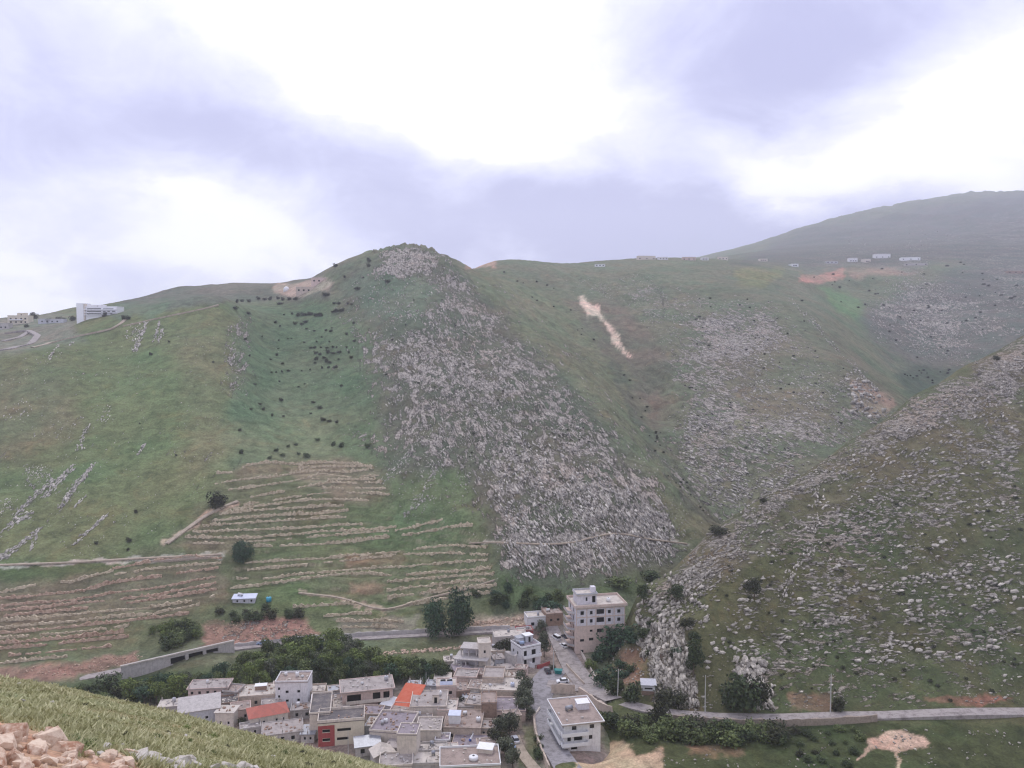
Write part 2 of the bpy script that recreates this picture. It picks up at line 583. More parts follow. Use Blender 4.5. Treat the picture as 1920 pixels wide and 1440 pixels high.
# ------------------------------------------------------------------ right hill
HP = []
for px in (1000, 1100):
    for d, z in ((190, -6), (230, -5), (270, -4), (310, -4), (350, -5), (420, -8)):
        HP.append((px, yflat(d, z), d))
HP += [(1060, 1440, 208), (1200, 1440, 212), (1400, 1440, 218), (1600, 1440, 221), (1920, 1440, 224), (2300, 1440, 226),
       (1200, 1500, 198), (1500, 1520, 198), (1920, 1520, 200), (2300, 1520, 200),
       (1200, 1390, 228), (1400, 1396, 231), (1600, 1398, 232), (1920, 1392, 234), (2300, 1390, 236),
       (1130, 1330, 252), (1200, 1345, 246), (1300, 1356, 243.5), (1450, 1362, 242), (1650, 1356, 243), (1920, 1349, 244.5), (2300, 1345, 246),
       (1150, 1300, 262), (1200, 1322, 254), (1300, 1336, 250), (1450, 1341, 248.5), (1650, 1335, 250), (1920, 1328, 252), (2300, 1324, 253),
       (1150, 1262, 278), (1180, 1240, 285), (1190, 1290, 264), (1230, 1270, 267), (1270, 1300, 257.5), (1290, 1230, 268), (1290, 1180, 276), (1240, 1200, 281),
       (1160, 1200, 308), (1200, 1150, 297), (1200, 1108, 308),
       (1400, 1260, 266), (1400, 1160, 285), (1380, 1060, 306),
       (1300, 1110, 300), (1245, 1082, 314), (1290, 1040, 322), (1340, 992, 334), (1430, 940, 350), (1500, 893, 370), (1600, 822, 402), (1700, 753, 437), (1800, 692, 477), (1920, 630, 527), (2100, 540, 600), (2300, 450, 680),
       (1500, 1265, 265), (1500, 1150, 289), (1500, 1050, 312), (1500, 960, 338),
       (1700, 1265, 265), (1700, 1150, 289), (1700, 1050, 314), (1700, 950, 344), (1700, 850, 384),
       (1920, 1265, 265), (1920, 1150, 290), (1920, 1050, 317), (1920, 950, 348), (1920, 850, 387), (1920, 740, 440),
       (2300, 1265, 265), (2300, 1050, 318), (2300, 850, 388), (2300, 650, 500),
       (1200, 1180, 345), (1245, 1140, 352), (1340, 1060, 385), (1430, 1010, 405), (1500, 980, 430), (1600, 920, 470), (1700, 850, 510), (1800, 790, 560), (1920, 740, 620), (2300, 560, 800)]
hill_rbf = RBF(HP, sa=160, sl=0.16, smooth=2e-3)
ROAD_R = [(1090, 1294), (1140, 1312), (1200, 1330), (1260, 1340), (1340, 1346), (1450, 1349), (1560, 1345), (1700, 1341), (1920, 1336), (2050, 1334)]


def hill_z(a, d, X, Y):
    e_ = hill_rbf(a, np.log(d))
    Z = ZC + e_ / F * d
    px, py = project(X, Y, Z)
    road = sstep(linedist(px, py, ROAD_R), 10, 40)
    up = sstep(d, 258, 275)
    rid = (1 - np.abs(fbm(X / 16 - Y / 60, Y / 14 + X / 80, 3, 31))) - 0.75
    Z = Z + road * (fbm(X / 30, Y / 30, 3, 33) * 1.6 + rid * 2.4 * up + fbm(X / 5, Y / 5, 3, 35) * 0.55)
    cliff = sstep(polydist(px, py, [(1185, 1165), (1285, 1180), (1310, 1330), (1225, 1325)]), -12, 10)
    Z = Z + cliff * (np.abs(fbm(X / 6, Y / 14, 4, 41)) * 5 - 1)
    return Z


A_h = np.concatenate([np.arange(60, 1010, 2.8), np.arange(1010, 1500, 10)])
D_h = np.concatenate([np.exp(np.linspace(math.log(195), math.log(262), 110))[:-1], np.exp(np.linspace(math.log(262), math.log(560), 300))[:-1], np.exp(np.linspace(math.log(560), math.log(760), 30))])
MAT_HILL = terrain_mat('right_hill_ground', rgba((178, 170, 158)), rgba((80, 74, 67)), 1.6, 0.55, 0.42)
hill_right, co_h, q_h = sheet('rocky_hill_terrain', A_h, D_h, hill_z, MAT_HILL)
BVH.append(BVHTree.FromPolygons(co_h.tolist(), q_h.tolist()))

# ------------------------------------------------------------------ foreground slope under the viewer
FP = []
for px, y0 in ((-600, 1190), (-200, 1236), (0, 1268), (150, 1296), (300, 1331), (500, 1382), (700, 1432), (900, 1490), (1200, 1570), (1700, 1640), (2400, 1640)):
    k = 1.0
    FP += [(px, y0, 40), (px, y0 + 22, 30), (px, y0 + 58, 20), (px, y0 + 40, 50), (px, y0 + 130, 60)]
    for d, z in ((90, 58), (130, 28), (170, 6), (205, -3.5)):
        FP.append((px, yflat(d, z - 3), d))
    FP += [(px, max(y0 + 130, 1395) if px < 600 else y0 + 130, 11), (px, 1500 if px < 600 else y0 + 190, 7.5), (px, 1800, 3.6), (px, 2700, 1.5)]
fore_rbf = RBF(FP, sa=250, sl=0.4, smooth=2e-3)


def fore_z(a, d, X, Y):
    Z = ZC + fore_rbf(a, np.log(d)) / F * d
    return Z + fbm(X / 3.0, Y / 3.0, 3, 51) * 0.16 * sstep(d, 6, 15) + fbm(X / 0.9, Y / 0.9, 2, 53) * 0.05


A_f = np.concatenate([np.arange(-1500, -1000, 25), np.arange(-1000, -180, 5), np.arange(-180, 1500, 20)])
D_f = np.concatenate([np.exp(np.linspace(math.log(1.5), math.log(7), 16))[:-1], np.exp(np.linspace(math.log(7), math.log(60), 170))[:-1], np.exp(np.linspace(math.log(60), math.log(212), 40))])
MAT_FORE = terrain_mat('near_slope_ground', rgba((205, 180, 155)), rgba((150, 110, 85)), 14.0, 0.06, 2.0)
fore, co_f, q_f = sheet('near_slope_terrain', A_f, D_f, fore_z, MAT_FORE)
BVH.append(BVHTree.FromPolygons(co_f.tolist(), q_f.tolist()))

# ------------------------------------------------------------------ paint the main sheet
P = Paint(co_m, (100, 108, 80))
P.colour([(-600, 560), (430, 540), (445, 600), (430, 900), (330, 1010), (240, 1060), (-600, 1080)], (98, 110, 68), 14)
P.colour([(180, 640), (300, 640), (330, 860), (230, 950), (120, 900)], (92, 114, 68), 40, 0.6)
P.colour([(-50, 700), (110, 690), (160, 800), (-50, 900)], (112, 108, 80), 30, 0.6)
P.colour([(330, 620), (440, 600), (430, 880), (350, 900)], (112, 112, 78), 30, 0.6)
P.colour([(440, 570), (620, 560), (700, 640), (715, 870), (440, 880), (420, 780), (470, 700)], (88, 108, 76), 24)
P.colour([(430, 800), (720, 770), (720, 870), (400, 870)], (104, 114, 78), 20, 0.5)
P.colour([(230, 530), (610, 505), (620, 560), (430, 570), (230, 590)], (98, 100, 86), 8)
P.colour([(200, 575), (330, 560), (300, 592), (220, 600)], (90, 108, 82), 6)
P.colour([(-100, 585), (150, 595), (160, 640), (-100, 680)], (120, 120, 108), 10, 0.8)
# terraces
P.colour([(300, 1015), (380, 945), (440, 880), (520, 862), (720, 868), (740, 960), (890, 990), (935, 1050), (930, 1180), (430, 1200), (-100, 1260), (-100, 1090), (200, 1060)], (98, 102, 70), 10)
P.colour([(0, 1060), (250, 1045), (240, 1075), (120, 1092), (-100, 1110), (-100, 1060)], (84, 98, 58), 6)
P.colour([(-100, 1090), (110, 1085), (250, 1060), (420, 1045), (425, 1130), (300, 1150), (-100, 1200)], (122, 106, 88), 10, 0.6)
P.colour([(540, 880), (640, 866), (725, 880), (745, 945), (680, 950), (560, 900)], (150, 128, 110), 10, 0.5)
P.colour([(440, 880), (520, 862), (520, 895), (440, 900)], (140, 120, 102), 8, 0.35)
P.colour([(330, 1025), (470, 1000), (480, 1028), (400, 1045)], (132, 106, 90), 6, 0.4)
P.colour([(660, 940), (900, 900), (910, 1010), (700, 1050), (450, 1050), (560, 1000)], (90, 108, 66), 14, 0.7)
P.colour([(640, 1040), (760, 1030), (745, 1062), (650, 1066)], (146, 112, 90), 6, 0.5)
P.colour([(650, 1090), (720, 1095), (720, 1115), (650, 1110)], (156, 118, 100), 5, 0.5)
P.colour([(520, 1140), (760, 1120), (780, 1190), (560, 1190)], (92, 106, 66), 10, 0.7)
P.colour([(620, 1160), (790, 1155), (760, 1195), (640, 1190)], (128, 122, 108), 6, 0.8)
P.colour([(380, 1175), (470, 1158), (560, 1160), (600, 1190), (440, 1215), (380, 1212)], (150, 112, 98), 5, 0.95)
P.colour([(-60, 1265), (150, 1240), (270, 1222), (260, 1244), (120, 1270), (-60, 1285)], (146, 110, 96), 5, 0.95)
P.colour([(430, 1105), (560, 1085), (640, 1150), (500, 1150)], (84, 106, 58), 10, 0.6)
P.line([(-60, 1062), (120, 1056), (250, 1048), (420, 1040)], (168, 160, 148), 3)
P.line([(560, 1112), (640, 1120), (720, 1148)], (160, 140, 120), 3)
P.line([(710, 1150), (800, 1120), (930, 1085)], (150, 140, 118), 3, 0.7)
P.line([(310, 1020), (370, 975), (450, 940)], (176, 150, 128), 5)
# peak and rocky middle
P.colour([(620, 500), (770, 455), (860, 490), (980, 590), (1060, 690), (1200, 850), (1335, 1000), (1300, 1060), (1180, 1085), (960, 1100), (940, 1050), (905, 960), (780, 930), (715, 860), (705, 640), (650, 570)], (94, 98, 80), 30)
P.colour([(640, 530), (740, 500), (830, 540), (800, 600), (690, 590)], (92, 112, 88), 14, 0.7)
P.colour([(720, 900), (860, 880), (905, 970), (890, 1000), (740, 990)], (92, 112, 72), 16)
P.colour([(860, 500), (960, 520), (1130, 680), (1240, 830), (1330, 985), (1300, 1030), (1210, 880), (1080, 720), (960, 610)], (108, 112, 84), 16)
P.colour([(1210, 880), (1270, 940), (1340, 990), (1300, 1060), (1220, 980)], (112, 112, 82), 10, 0.7)
P.line([(1130, 640), (1180, 740), (1240, 860), (1300, 950), (1345, 990)], (88, 92, 76), 9, 0.8)
P.line([(900, 1018), (1000, 1020), (1100, 1012), (1160, 998), (1300, 1020)], (170, 160, 150), 3.5)
P.colour([(974, 1020), (1025, 1018), (1005, 1034)], (190, 178, 168), 2)
P.colour([(930, 1075), (960, 1080), (1060, 1110), (1190, 1080), (1240, 1075), (1220, 1110), (1050, 1140), (930, 1130)], (92, 106, 68), 10)
P.colour([(880, 1160), (990, 1150), (985, 1180), (890, 1185)], (168, 150, 132), 6)
# middle hill
P.colour([(900, 490), (1360, 480), (1500, 520), (1620, 690), (1700, 770), (1500, 900), (1340, 985), (1240, 850), (1160, 660), (1060, 560)], (104, 110, 86), 14)
P.colour([(1060, 560), (1160, 560), (1260, 680), (1240, 840), (1180, 700)], (104, 100, 84), 16)
P.colour([(1400, 620), (1560, 620), (1660, 720), (1560, 790), (1420, 780), (1300, 700), (1330, 680)], (106, 100, 80), 20, 0.6)
P.colour([(1380, 500), (1460, 505), (1440, 540), (1380, 545)], (122, 122, 76), 8, 0.8)
P.colour([(1100, 556), (1118, 575), (1125, 592), (1160, 622), (1178, 668), (1165, 660), (1135, 615), (1105, 585), (1086, 556)], (205, 176, 158), 3)
P.colour([(862, 484), (935, 492), (930, 504), (880, 502)], (178, 140, 122), 4)
P.colour([(1500, 510), (1570, 505), (1572, 528), (1500, 528)], (170, 124, 106), 4)
P.colour([(1570, 510), (1690, 500), (1720, 510), (1600, 524)], (150, 126, 106), 5, 0.8)
P.colour([(1530, 540), (1580, 545), (1635, 600), (1630, 630), (1580, 595)], (88, 124, 72), 6, 0.9)
P.colour([(1680, 700), (1740, 680), (1800, 685), (1740, 760), (1700, 740)], (70, 86, 66), 8)
P.colour([(1590, 710), (1640, 725), (1680, 760), (1640, 790), (1590, 770)], (168, 140, 122), 6, 0.7)
P.colour([(1470, 470), (1740, 480), (1730, 505), (1480, 505)], (124, 122, 110), 6, 0.7)
P.colour([(1600, 600), (1900, 450), (2300, 450), (2300, 650), (1850, 680), (1700, 690)], (94, 97, 88), 20)
P.colour([(1370, 490), (1500, 430), (1930, 360), (2300, 330), (2300, 470), (1600, 500), (1480, 500)], (92, 95, 86), 12)
P.colour([(510, 540), (610, 518), (615, 535), (580, 552), (520, 556)], (168, 150, 132), 3, 0.85)
# village yards
P.colour([(230, 1300), (560, 1260), (840, 1265), (900, 1200), (1060, 1150), (1130, 1290), (1140, 1500), (230, 1500)], (136, 124, 116), 12)
P.colour([(60, 1290), (420, 1245), (860, 1205), (850, 1270), (640, 1290), (330, 1320), (100, 1330)], (72, 88, 54), 8)
P.colour([(690, 1210), (870, 1200), (850, 1240), (720, 1235)], (98, 106, 74), 8, 0.8)
P.colour([(975, 1360), (1010, 1360), (1015, 1440), (970, 1440)], (84, 92, 60), 6, 0.9)
# bedrock share
P.rocks([(-600, 560), (440, 560), (440, 1060), (-600, 1080)], 0.08)
P.rocks([(420, 600), (470, 590), (475, 700), (450, 760), (415, 740)], 0.5, 12)
P.rocks([(645, 560), (690, 520), (720, 465), (820, 465), (900, 540), (1010, 640), (1180, 830), (1310, 1010), (1290, 1060), (1180, 1090), (960, 1095), (925, 1000), (905, 940), (790, 910), (715, 850), (705, 660)], 0.52, 80)
P.rocks([(740, 560), (850, 500), (940, 600), (960, 720), (760, 720), (700, 650)], 0.54, 60)
P.rocks([(600, 560), (700, 520), (720, 860), (640, 880), (620, 700)], 0.2, 60, add=True)
P.rocks([(1000, 620), (1330, 980), (1300, 1020), (1180, 860), (980, 680)], 0.2, 40, add=True)
P.rocks([(650, 520), (760, 510), (830, 560), (760, 640), (680, 620)], 0.24, 20)
P.rocks([(930, 780), (1100, 790), (1280, 1000), (1240, 1070), (960, 1085), (910, 960)], 0.58, 50)
P.rocks([(715, 470), (770, 462), (830, 475), (830, 515), (760, 520), (715, 500)], 0.62, 10)
P.rocks([(1480, 470), (1920, 390), (1920, 520), (1700, 520), (1520, 520)], 0.34, 30)
P.rocks([(740, 870), (860, 880), (900, 980), (760, 990)], 0.25, 12)
P.rocks([(860, 500), (960, 520), (1130, 680), (1240, 830), (1330, 985), (1300, 1010), (1200, 880), (1080, 740), (960, 630)], 0.26, 24)
P.rocks([(1230, 640), (1300, 560), (1440, 560), (1520, 640), (1700, 770), (1500, 900), (1350, 980), (1250, 850), (1270, 740)], 0.5, 50)
P.rocks([(1320, 600), (1440, 590), (1470, 640), (1400, 680), (1320, 670)], 0.6, 24)
P.rocks([(1250, 860), (1330, 800), (1500, 830), (1500, 900), (1350, 980)], 0.56, 40)
P.rocks([(1400, 650), (1560, 640), (1640, 740), (1540, 780), (1420, 770)], 0.3, 24)
P.rocks([(1060, 540), (1200, 520), (1320, 560), (1240, 620), (1180, 580)], 0.42, 24)
P.rocks([(1620, 560), (1700, 510), (1850, 560), (1920, 620), (1800, 690), (1640, 640)], 0.5, 40)
P.rocks([(1850, 400), (2300, 400), (2300, 640), (1850, 600)], 0.42, 30)
P.rocks([(120, 860), (200, 860), (120, 980), (0, 1060), (-40, 1000)], 0.2, 14)
P.rocks([(380, 1175), (470, 1158), (560, 1160), (600, 1190), (440, 1215)], 0.35, 6)
# bedding directions
P.strata([(-600, 540), (480, 540), (480, 1080), (-600, 1080)], (180, 860), (110, 955), 4)
P.strata([(640, 450), (1000, 450), (1345, 1000), (1240, 1100), (900, 1100), (700, 860)], (950, 750), (1060, 930), 3.0)
P.strata([(1240, 520), (1500, 520), (1720, 780), (1500, 920), (1350, 990), (1250, 850)], (1350, 760), (1460, 800), 2.2)
P.strata([(1640, 640), (1600, 540), (1700, 500), (1930, 560), (1930, 650), (1800, 700)], (1690, 540), (1800, 660), 2.5)
zg = co_m[:, 2].reshape(len(D_m), len(A_m))
yg = co_m[:, 1].reshape(len(D_m), len(A_m))
sl = np.gradient(zg, axis=0) / np.maximum(np.gradient(yg, axis=0), 1e-3)
ris = (sstep(sl, 0.7, 1.1).ravel() * sstep(polydist(P.px, P.py, TERR), 0, 10) * (0.45 + 0.9 * np.clip(fbm(co_m[:, 0] / 6, co_m[:, 1] / 6, 3, 37) + 0.3, 0, 1)))[:, None]
ris = np.clip(ris, 0, 1)
P.col = P.col * (1 - ris) + np.array(lin((158, 142, 120))) * ris
P.store(hill_main.data)

# ------------------------------------------------------------------ paint the right hill
P = Paint(co_h, (82, 87, 54))
P.colour([(1240, 1085), (1340, 990), (1930, 620), (1930, 760), (1600, 930), (1400, 1060), (1260, 1130)], (104, 100, 76), 16)
P.colour([(1400, 960), (1930, 700), (1930, 850), (1560, 940), (1480, 1010)], (92, 90, 62), 20, 0.7)
P.colour([(1130, 1200), (1190, 1150), (1300, 1150), (1290, 1320), (1150, 1310)], (88, 90, 62), 12, 0.8)
P.colour([(1160, 1215), (1200, 1220), (1205, 1290), (1165, 1280)], (132, 102, 82), 8, 0.8)
P.colour([(1230, 1200), (1275, 1230), (1310, 1330), (1225, 1310)], (136, 110, 92), 8, 0.7)
P.colour([(1100, 1352), (2300, 1362), (2300, 1600), (1000, 1600)], (66, 76, 42), 8)
P.colour([(1080, 1395), (1170, 1388), (1190, 1412), (1235, 1405), (1250, 1445), (1060, 1600)], (176, 152, 122), 4)
P.colour([(1290, 1392), (1380, 1400), (1400, 1420), (1300, 1412)], (140, 112, 84), 6, 0.8)
P.colour([(1632, 1385), (1668, 1372), (1712, 1370), (1748, 1392), (1735, 1402), (1690, 1410), (1640, 1402)], (186, 158, 136), 3)
P.line([(1690, 1405), (1685, 1440), (1684, 1470)], (176, 150, 124), 4)
P.line([(1635, 1400), (1606, 1418)], (170, 140, 120), 3)
P.colour([(1740, 1310), (1830, 1305), (1900, 1308), (1860, 1318), (1760, 1324)], (142, 96, 78), 3, 0.8)
P.colour([(1480, 1305), (1560, 1298), (1560, 1326), (1480, 1330)], (140, 102, 86), 4, 0.7)
P.rocks([(1240, 1085), (1340, 985), (1930, 620), (1930, 740), (1700, 830), (1500, 940), (1400, 1010), (1380, 1080), (1260, 1150), (1190, 1140)], 0.66, 30)
P.rocks([(1390, 1010), (1540, 930), (1930, 760), (1930, 960), (1500, 1060)], 0.5, 40)
P.rocks([(1360, 1080), (1930, 1000), (1930, 1330), (1360, 1330)], 0.38, 30)
P.rocks([(1190, 1160), (1280, 1175), (1310, 1330), (1228, 1320)], 0.8, 8)
P.rocks([(1380, 1240), (1430, 1240), (1450, 1330), (1410, 1325)], 0.6, 8)
P.strata([(1100, 600), (2300, 600), (2300, 1340), (1100, 1340)], (1500, 1130), (1700, 1110), 2.0)
P.store(hill_right.data)

# ------------------------------------------------------------------ paint the near slope
P = Paint(co_f, (146, 145, 104))
P.colour([(-900, 1225), (0, 1262), (300, 1325), (760, 1440), (760, 1460), (300, 1350), (0, 1290), (-900, 1250)], (140, 136, 92), 10, 0.8)
P.colour([(100, 1382), (210, 1396), (200, 1412), (140, 1412)], (88, 110, 52), 8)
P.colour([(-900, 1340), (40, 1356), (110, 1380), (140, 1420), (220, 1410), (250, 1425), (330, 1450), (330, 1700), (-900, 1700)], (188, 146, 118), 5)
P.store(fore.data)

# ------------------------------------------------------------------ object helpers
def link(o, parent=None):
    COL.objects.link(o)
    if parent is not None:
        o.parent = parent
    return o


def tag(o, label=None, cat=None, group=None, kind=None):
    if label:
        o['label'] = label
    if cat:
        o['category'] = cat
    if group:
        o['group'] = group
    if kind:
        o['kind'] = kind
    return o


def empty(name, loc, rz=0.0):
    o = bpy.data.objects.new(name, None)
    o.empty_display_size = 0.5
    o.location = loc
    o.rotation_euler = (0, 0, rz)
    return link(o)


class MB:
    """collects simple shapes into one mesh"""
    def __init__(s):
        s.v, s.f = [], []

    def add(s, vs, fs):
        k = len(s.v)
        s.v += [tuple(x) for x in vs]
        s.f += [tuple(i + k for i in f) for f in fs]
        return s

    def box(s, x0, x1, y0, y1, z0, z1):
        return s.add([(x0, y0, z0), (x1, y0, z0), (x1, y1, z0), (x0, y1, z0), (x0, y0, z1), (x1, y0, z1), (x1, y1, z1), (x0, y1, z1)],
                     [(0, 3, 2, 1), (4, 5, 6, 7), (0, 1, 5, 4), (1, 2, 6, 5), (2, 3, 7, 6), (3, 0, 4, 7)])

    def bar(s, p, q, r, n=6, r2=None):
        p, q = Vector(p), Vector(q)
        d = (q - p).normalized()
        u = d.orthogonal().normalized()
        w = d.cross(u)
        r2 = r if r2 is None else r2
        vs = []
        for c, rr in ((p, r), (q, r2)):
            for i in range(n):
                t = 2 * math.pi * i / n
                vs.append(c + (u * math.cos(t) + w * math.sin(t)) * rr)
        fs = [(i, (i + 1) % n, n + (i + 1) % n, n + i) for i in range(n)]
        fs += [tuple(range(n - 1, -1, -1)), tuple(range(n, 2 * n))]
        return s.add(vs, fs)

    def lathe(s, prof, n=12, cx=0, cy=0, cz=0):
        vs, fs = [], []
        for r, z in prof:
            for i in range(n):
                t = 2 * math.pi * i / n
                vs.append((cx + r * math.cos(t), cy + r * math.sin(t), cz + z))
        for k in range(len(prof) - 1):
            for i in range(n):
                fs.append((k * n + i, k * n + (i + 1) % n, (k + 1) * n + (i + 1) % n, (k + 1) * n + i))
        fs.append(tuple(range(n - 1, -1, -1)))
        fs.append(tuple((len(prof) - 1) * n + i for i in range(n)))
        return s.add(vs, fs)

    def mesh(s, name, mat, smooth=False):
        me = bpy.data.meshes.new(name)
        me.from_pydata(s.v, [], s.f)
        me.materials.append(mat)
        if smooth:
            me.polygons.foreach_set('use_smooth', np.ones(len(me.polygons), bool))
        me.update()
        return me

    def build(s, name, mat, parent=None, smooth=False):
        return link(bpy.data.objects.new(name, s.mesh(name, mat, smooth)), parent)


def simple_mat(name, c, rough=0.85, var=0.35, scale=1.2, bump=0.0, tint=None, metal=0.0, spec=0.25, streak=0.0, objvar=0.0, isl=0.0):
    """procedural paint / plaster / stone with blotches, grain and rain streaks"""
    m = bpy.data.materials.new(name)
    m.use_nodes = True
    n = NB(m.node_tree)
    bs = m.node_tree.nodes['Principled BSDF']
    bs.inputs['Roughness'].default_value = rough
    bs.inputs['Metallic'].default_value = metal
    bs.inputs['Specular IOR Level'].default_value = spec
    geo = n.new('ShaderNodeNewGeometry')
    Pn = geo.outputs['Position']
    base = rgba(c, KA)
    t2 = rgba(tint, KA) if tint else tuple(v * 0.62 for v in base[:3]) + (1,)
    f1 = n.noise(Pn, scale, 5, 0.65, 0.4)
    f2 = n.noise(Pn, scale * 6.3, 3, 0.6)
    f = n.math('ADD', n.math('MULTIPLY', f1, 0.7), n.math('MULTIPLY', f2, 0.3))
    fac = n.ramp(f, 0.42, 0.66, 0.0, min(1.0, var * 2))
    colr = n.mix(fac, base, t2)
    if streak > 0:
        sp = n.new('ShaderNodeMapping')
        sp.inputs['Scale'].default_value = (2.2, 2.2, 0.18)
        n.link(Pn, sp.inputs['Vector'])
        fs = n.ramp(n.noise(sp.outputs[0], 1.0, 4, 0.7), 0.5, 0.72, 0, streak)
        colr = n.mix(fs, colr, tuple(v * 0.45 for v in base[:3]) + (1,))
    if isl > 0:
        k = n.math('ADD', n.math('MULTIPLY', geo.outputs['Random Per Island'], isl), 1 - isl * 0.62)
        colr = n.vmath('SCALE', colr, k)
    if objvar > 0:
        oi = n.new('ShaderNodeObjectInfo')
        k = n.math('ADD', n.math('MULTIPLY', oi.outputs['Random'], objvar), 1 - objvar / 2)
        colr = n.vmath('SCALE', colr, k)
    n.link(colr, bs.inputs['Base Color'])
    if bump > 0:
        bp = n.new('ShaderNodeBump')
        bp.inputs['Strength'].default_value = 0.8
        bp.inputs['Distance'].default_value = bump
        n.link(f, bp.inputs['Height'])
        n.link(bp.outputs[0], bs.inputs['Normal'])
    return m


# ------------------------------------------------------------------ loose rock
def ico(sub):
    bm = bmesh.new()
    bmesh.ops.create_icosphere(bm, subdivisions=sub, radius=1.0)
    v = np.array([x.co[:] for x in bm.verts])
    f = np.array([[l.index for l in p.verts] for p in bm.faces])
    bm.free()
    return v, f


def rock_shape(npts, seed):
    """angular block: hull of a few random points"""
    r = np.random.default_rng(seed)
    p = r.uniform(-1, 1, size=(npts, 3))
    p /= np.maximum(np.linalg.norm(p, axis=1)[:, None] ** 0.75, 0.3)
    bm = bmesh.new()
    for q in p:
        bm.verts.new(q)
    res = bmesh.ops.convex_hull(bm, input=bm.verts)
    bmesh.ops.delete(bm, geom=[v for v in bm.verts if not v.link_faces], context='VERTS')
    bmesh.ops.triangulate(bm, faces=bm.faces)
    bm.verts.index_update()
    v = np.array([x.co[:] for x in bm.verts])
    f = np.array([[l.index for l in t.verts] for t in bm.faces])
    bm.free()
    return v, f


SMALL = [rock_shape(9, 100 + i) for i in range(8)]
LARGE = [rock_shape(18, 200 + i) for i in range(10)]


class Rocks:
    def __init__(s):
        s.c, s.ax, s.sz = [], [], []

    def put(s, px, py, size, asp=1.6, streak=None, flat=0.7, only=None, jitter=0.5, sink=0.25):
        h = hit(px, py, only)
        if h is None:
            return
        p, n, _, dist = h
        if n.z < 0:
            n = -n
        r = size / F * dist * 0.5
        t = None
        if streak is not None:
            h2 = hit(px + streak[0], py + streak[1], only)
            if h2 is not None:
                t = h2[0] - p
                if t.length > dist * 0.08 or t.length < 1e-4:
                    t = None
        if t is None:
            t = Vector((random.uniform(-1, 1), random.uniform(-1, 1), 0))
        t = (t.normalized() + Vector((random.gauss(0, 1), random.gauss(0, 1), random.gauss(0, 0.5))) * jitter * 0.3).normalized()
        nn = (n * 0.55 + Vector((0, 0, 0.45))).normalized()
        w = nn.cross(t).normalized()
        nn = t.cross(w).normalized()
        a = asp * random.uniform(0.7, 1.3)
        ax = (t * r * math.sqrt(a), w * r / math.sqrt(a), nn * r * flat * random.uniform(0.7, 1.3))
        s.c.append(tuple(p + nn * r * flat * (0.6 - sink)))
        s.ax.append([tuple(x) for x in ax])
        s.sz.append(size)

    def area(s, poly, n, s0, s1, clump=30, thr=0.0, power=2.2, edge=14, ani=1.0, loose=0.06, **kw):
        xs = [p[0] for p in poly]
        ys = [p[1] for p in poly]
        m = n * 6
        X = rng.uniform(min(xs), max(xs), m)
        Y = rng.uniform(min(ys), max(ys), m)
        dd = polydist(X + 22 * fbm(X / 40, Y / 40, 3, 71), Y + 14 * fbm(X / 40, Y / 40, 3, 73), poly)
        nz = fbm(X / clump / ani, Y / clump, 4, 77) * 0.75 + fbm(X / 120, Y / 75, 3, 79) * 0.6
        soft = sstep(dd, -10, edge)
        keep = (rng.uniform(size=m) < soft) & (nz > thr + rng.normal(0, loose, m)) & (dd > -10)
        k = 0
        for i in np.nonzero(keep)[0]:
            if k >= n:
                break
            s.put(X[i], Y[i], s0 + (s1 - s0) * random.random() ** power, **kw)
            k += 1

    def band(s, p0, p1, n, width, s0, s1, **kw):
        dx, dy = p1[0] - p0[0], p1[1] - p0[1]
        L = math.hypot(dx, dy)
        st = (dx / L * 8, dy / L * 8)
        for _ in range(n):
            t = random.random()
            s.put(p0[0] + dx * t + random.gauss(0, width), p0[1] + dy * t + random.gauss(0, width * 0.7),
                  random.uniform(s0, s1), streak=kw.pop('streak', st) if 'streak' in kw else st, **kw)

    def joined(s, name, mat, idx=None, templates=None):
        templates = templates or SMALL
        idx = range(len(s.c)) if idx is None else idx
        V, Fc, k = [], [], 0
        C, A = np.array(s.c), np.array(s.ax)
        for i in idx:
            tv, tf = templates[i % len(templates)]
            V.append(tv @ A[i] + C[i])
            Fc.append(tf + k)
            k += len(tv)
        V, Fc = np.concatenate(V), np.concatenate(Fc)
        me = bpy.data.meshes.new(name)
        me.vertices.add(len(V))
        me.vertices.foreach_set('co', V.ravel())
        me.loops.add(Fc.size)
        me.loops.foreach_set('vertex_index', Fc.ravel().astype(np.int32))
        me.polygons.add(len(Fc))
        me.polygons.foreach_set('loop_start', np.arange(0, Fc.size, 3, dtype=np.int32))
        me.polygons.foreach_set('loop_total', np.full(len(Fc), 3, np.int32))
        me.update(calc_edges=True)
        me.materials.append(mat)
        o = link(bpy.data.objects.new(name, me))
        return o


MAT_LIME_BIG = simple_mat('limestone_block', (182, 175, 165), 0.95, 0.5, 0.7, 0.25, tint=(104, 98, 92), spec=0.1, objvar=0.6)
MAT_LIME = simple_mat('limestone', (184, 177, 167), 0.95, 0.5, 0.5, 0.25, tint=(104, 98, 92), spec=0.1, isl=0.7)
MAT_LIMEPALE = simple_mat('pale_limestone', (190, 184, 176), 0.95, 0.5, 0.25, 0.15, tint=(120, 116, 114), spec=0.1, isl=0.7)
MAT_RUBBLE = simple_mat('tan_rubble', (214, 194, 174), 0.95, 0.5, 3.0, 0.04, tint=(160, 120, 98), spec=0.1)
MAT_SLAB = simple_mat('pale_grey_stone', (196, 190, 182), 0.95, 0.4, 4.0, 0.02, tint=(150, 140, 130), spec=0.1)

print('rocks...')
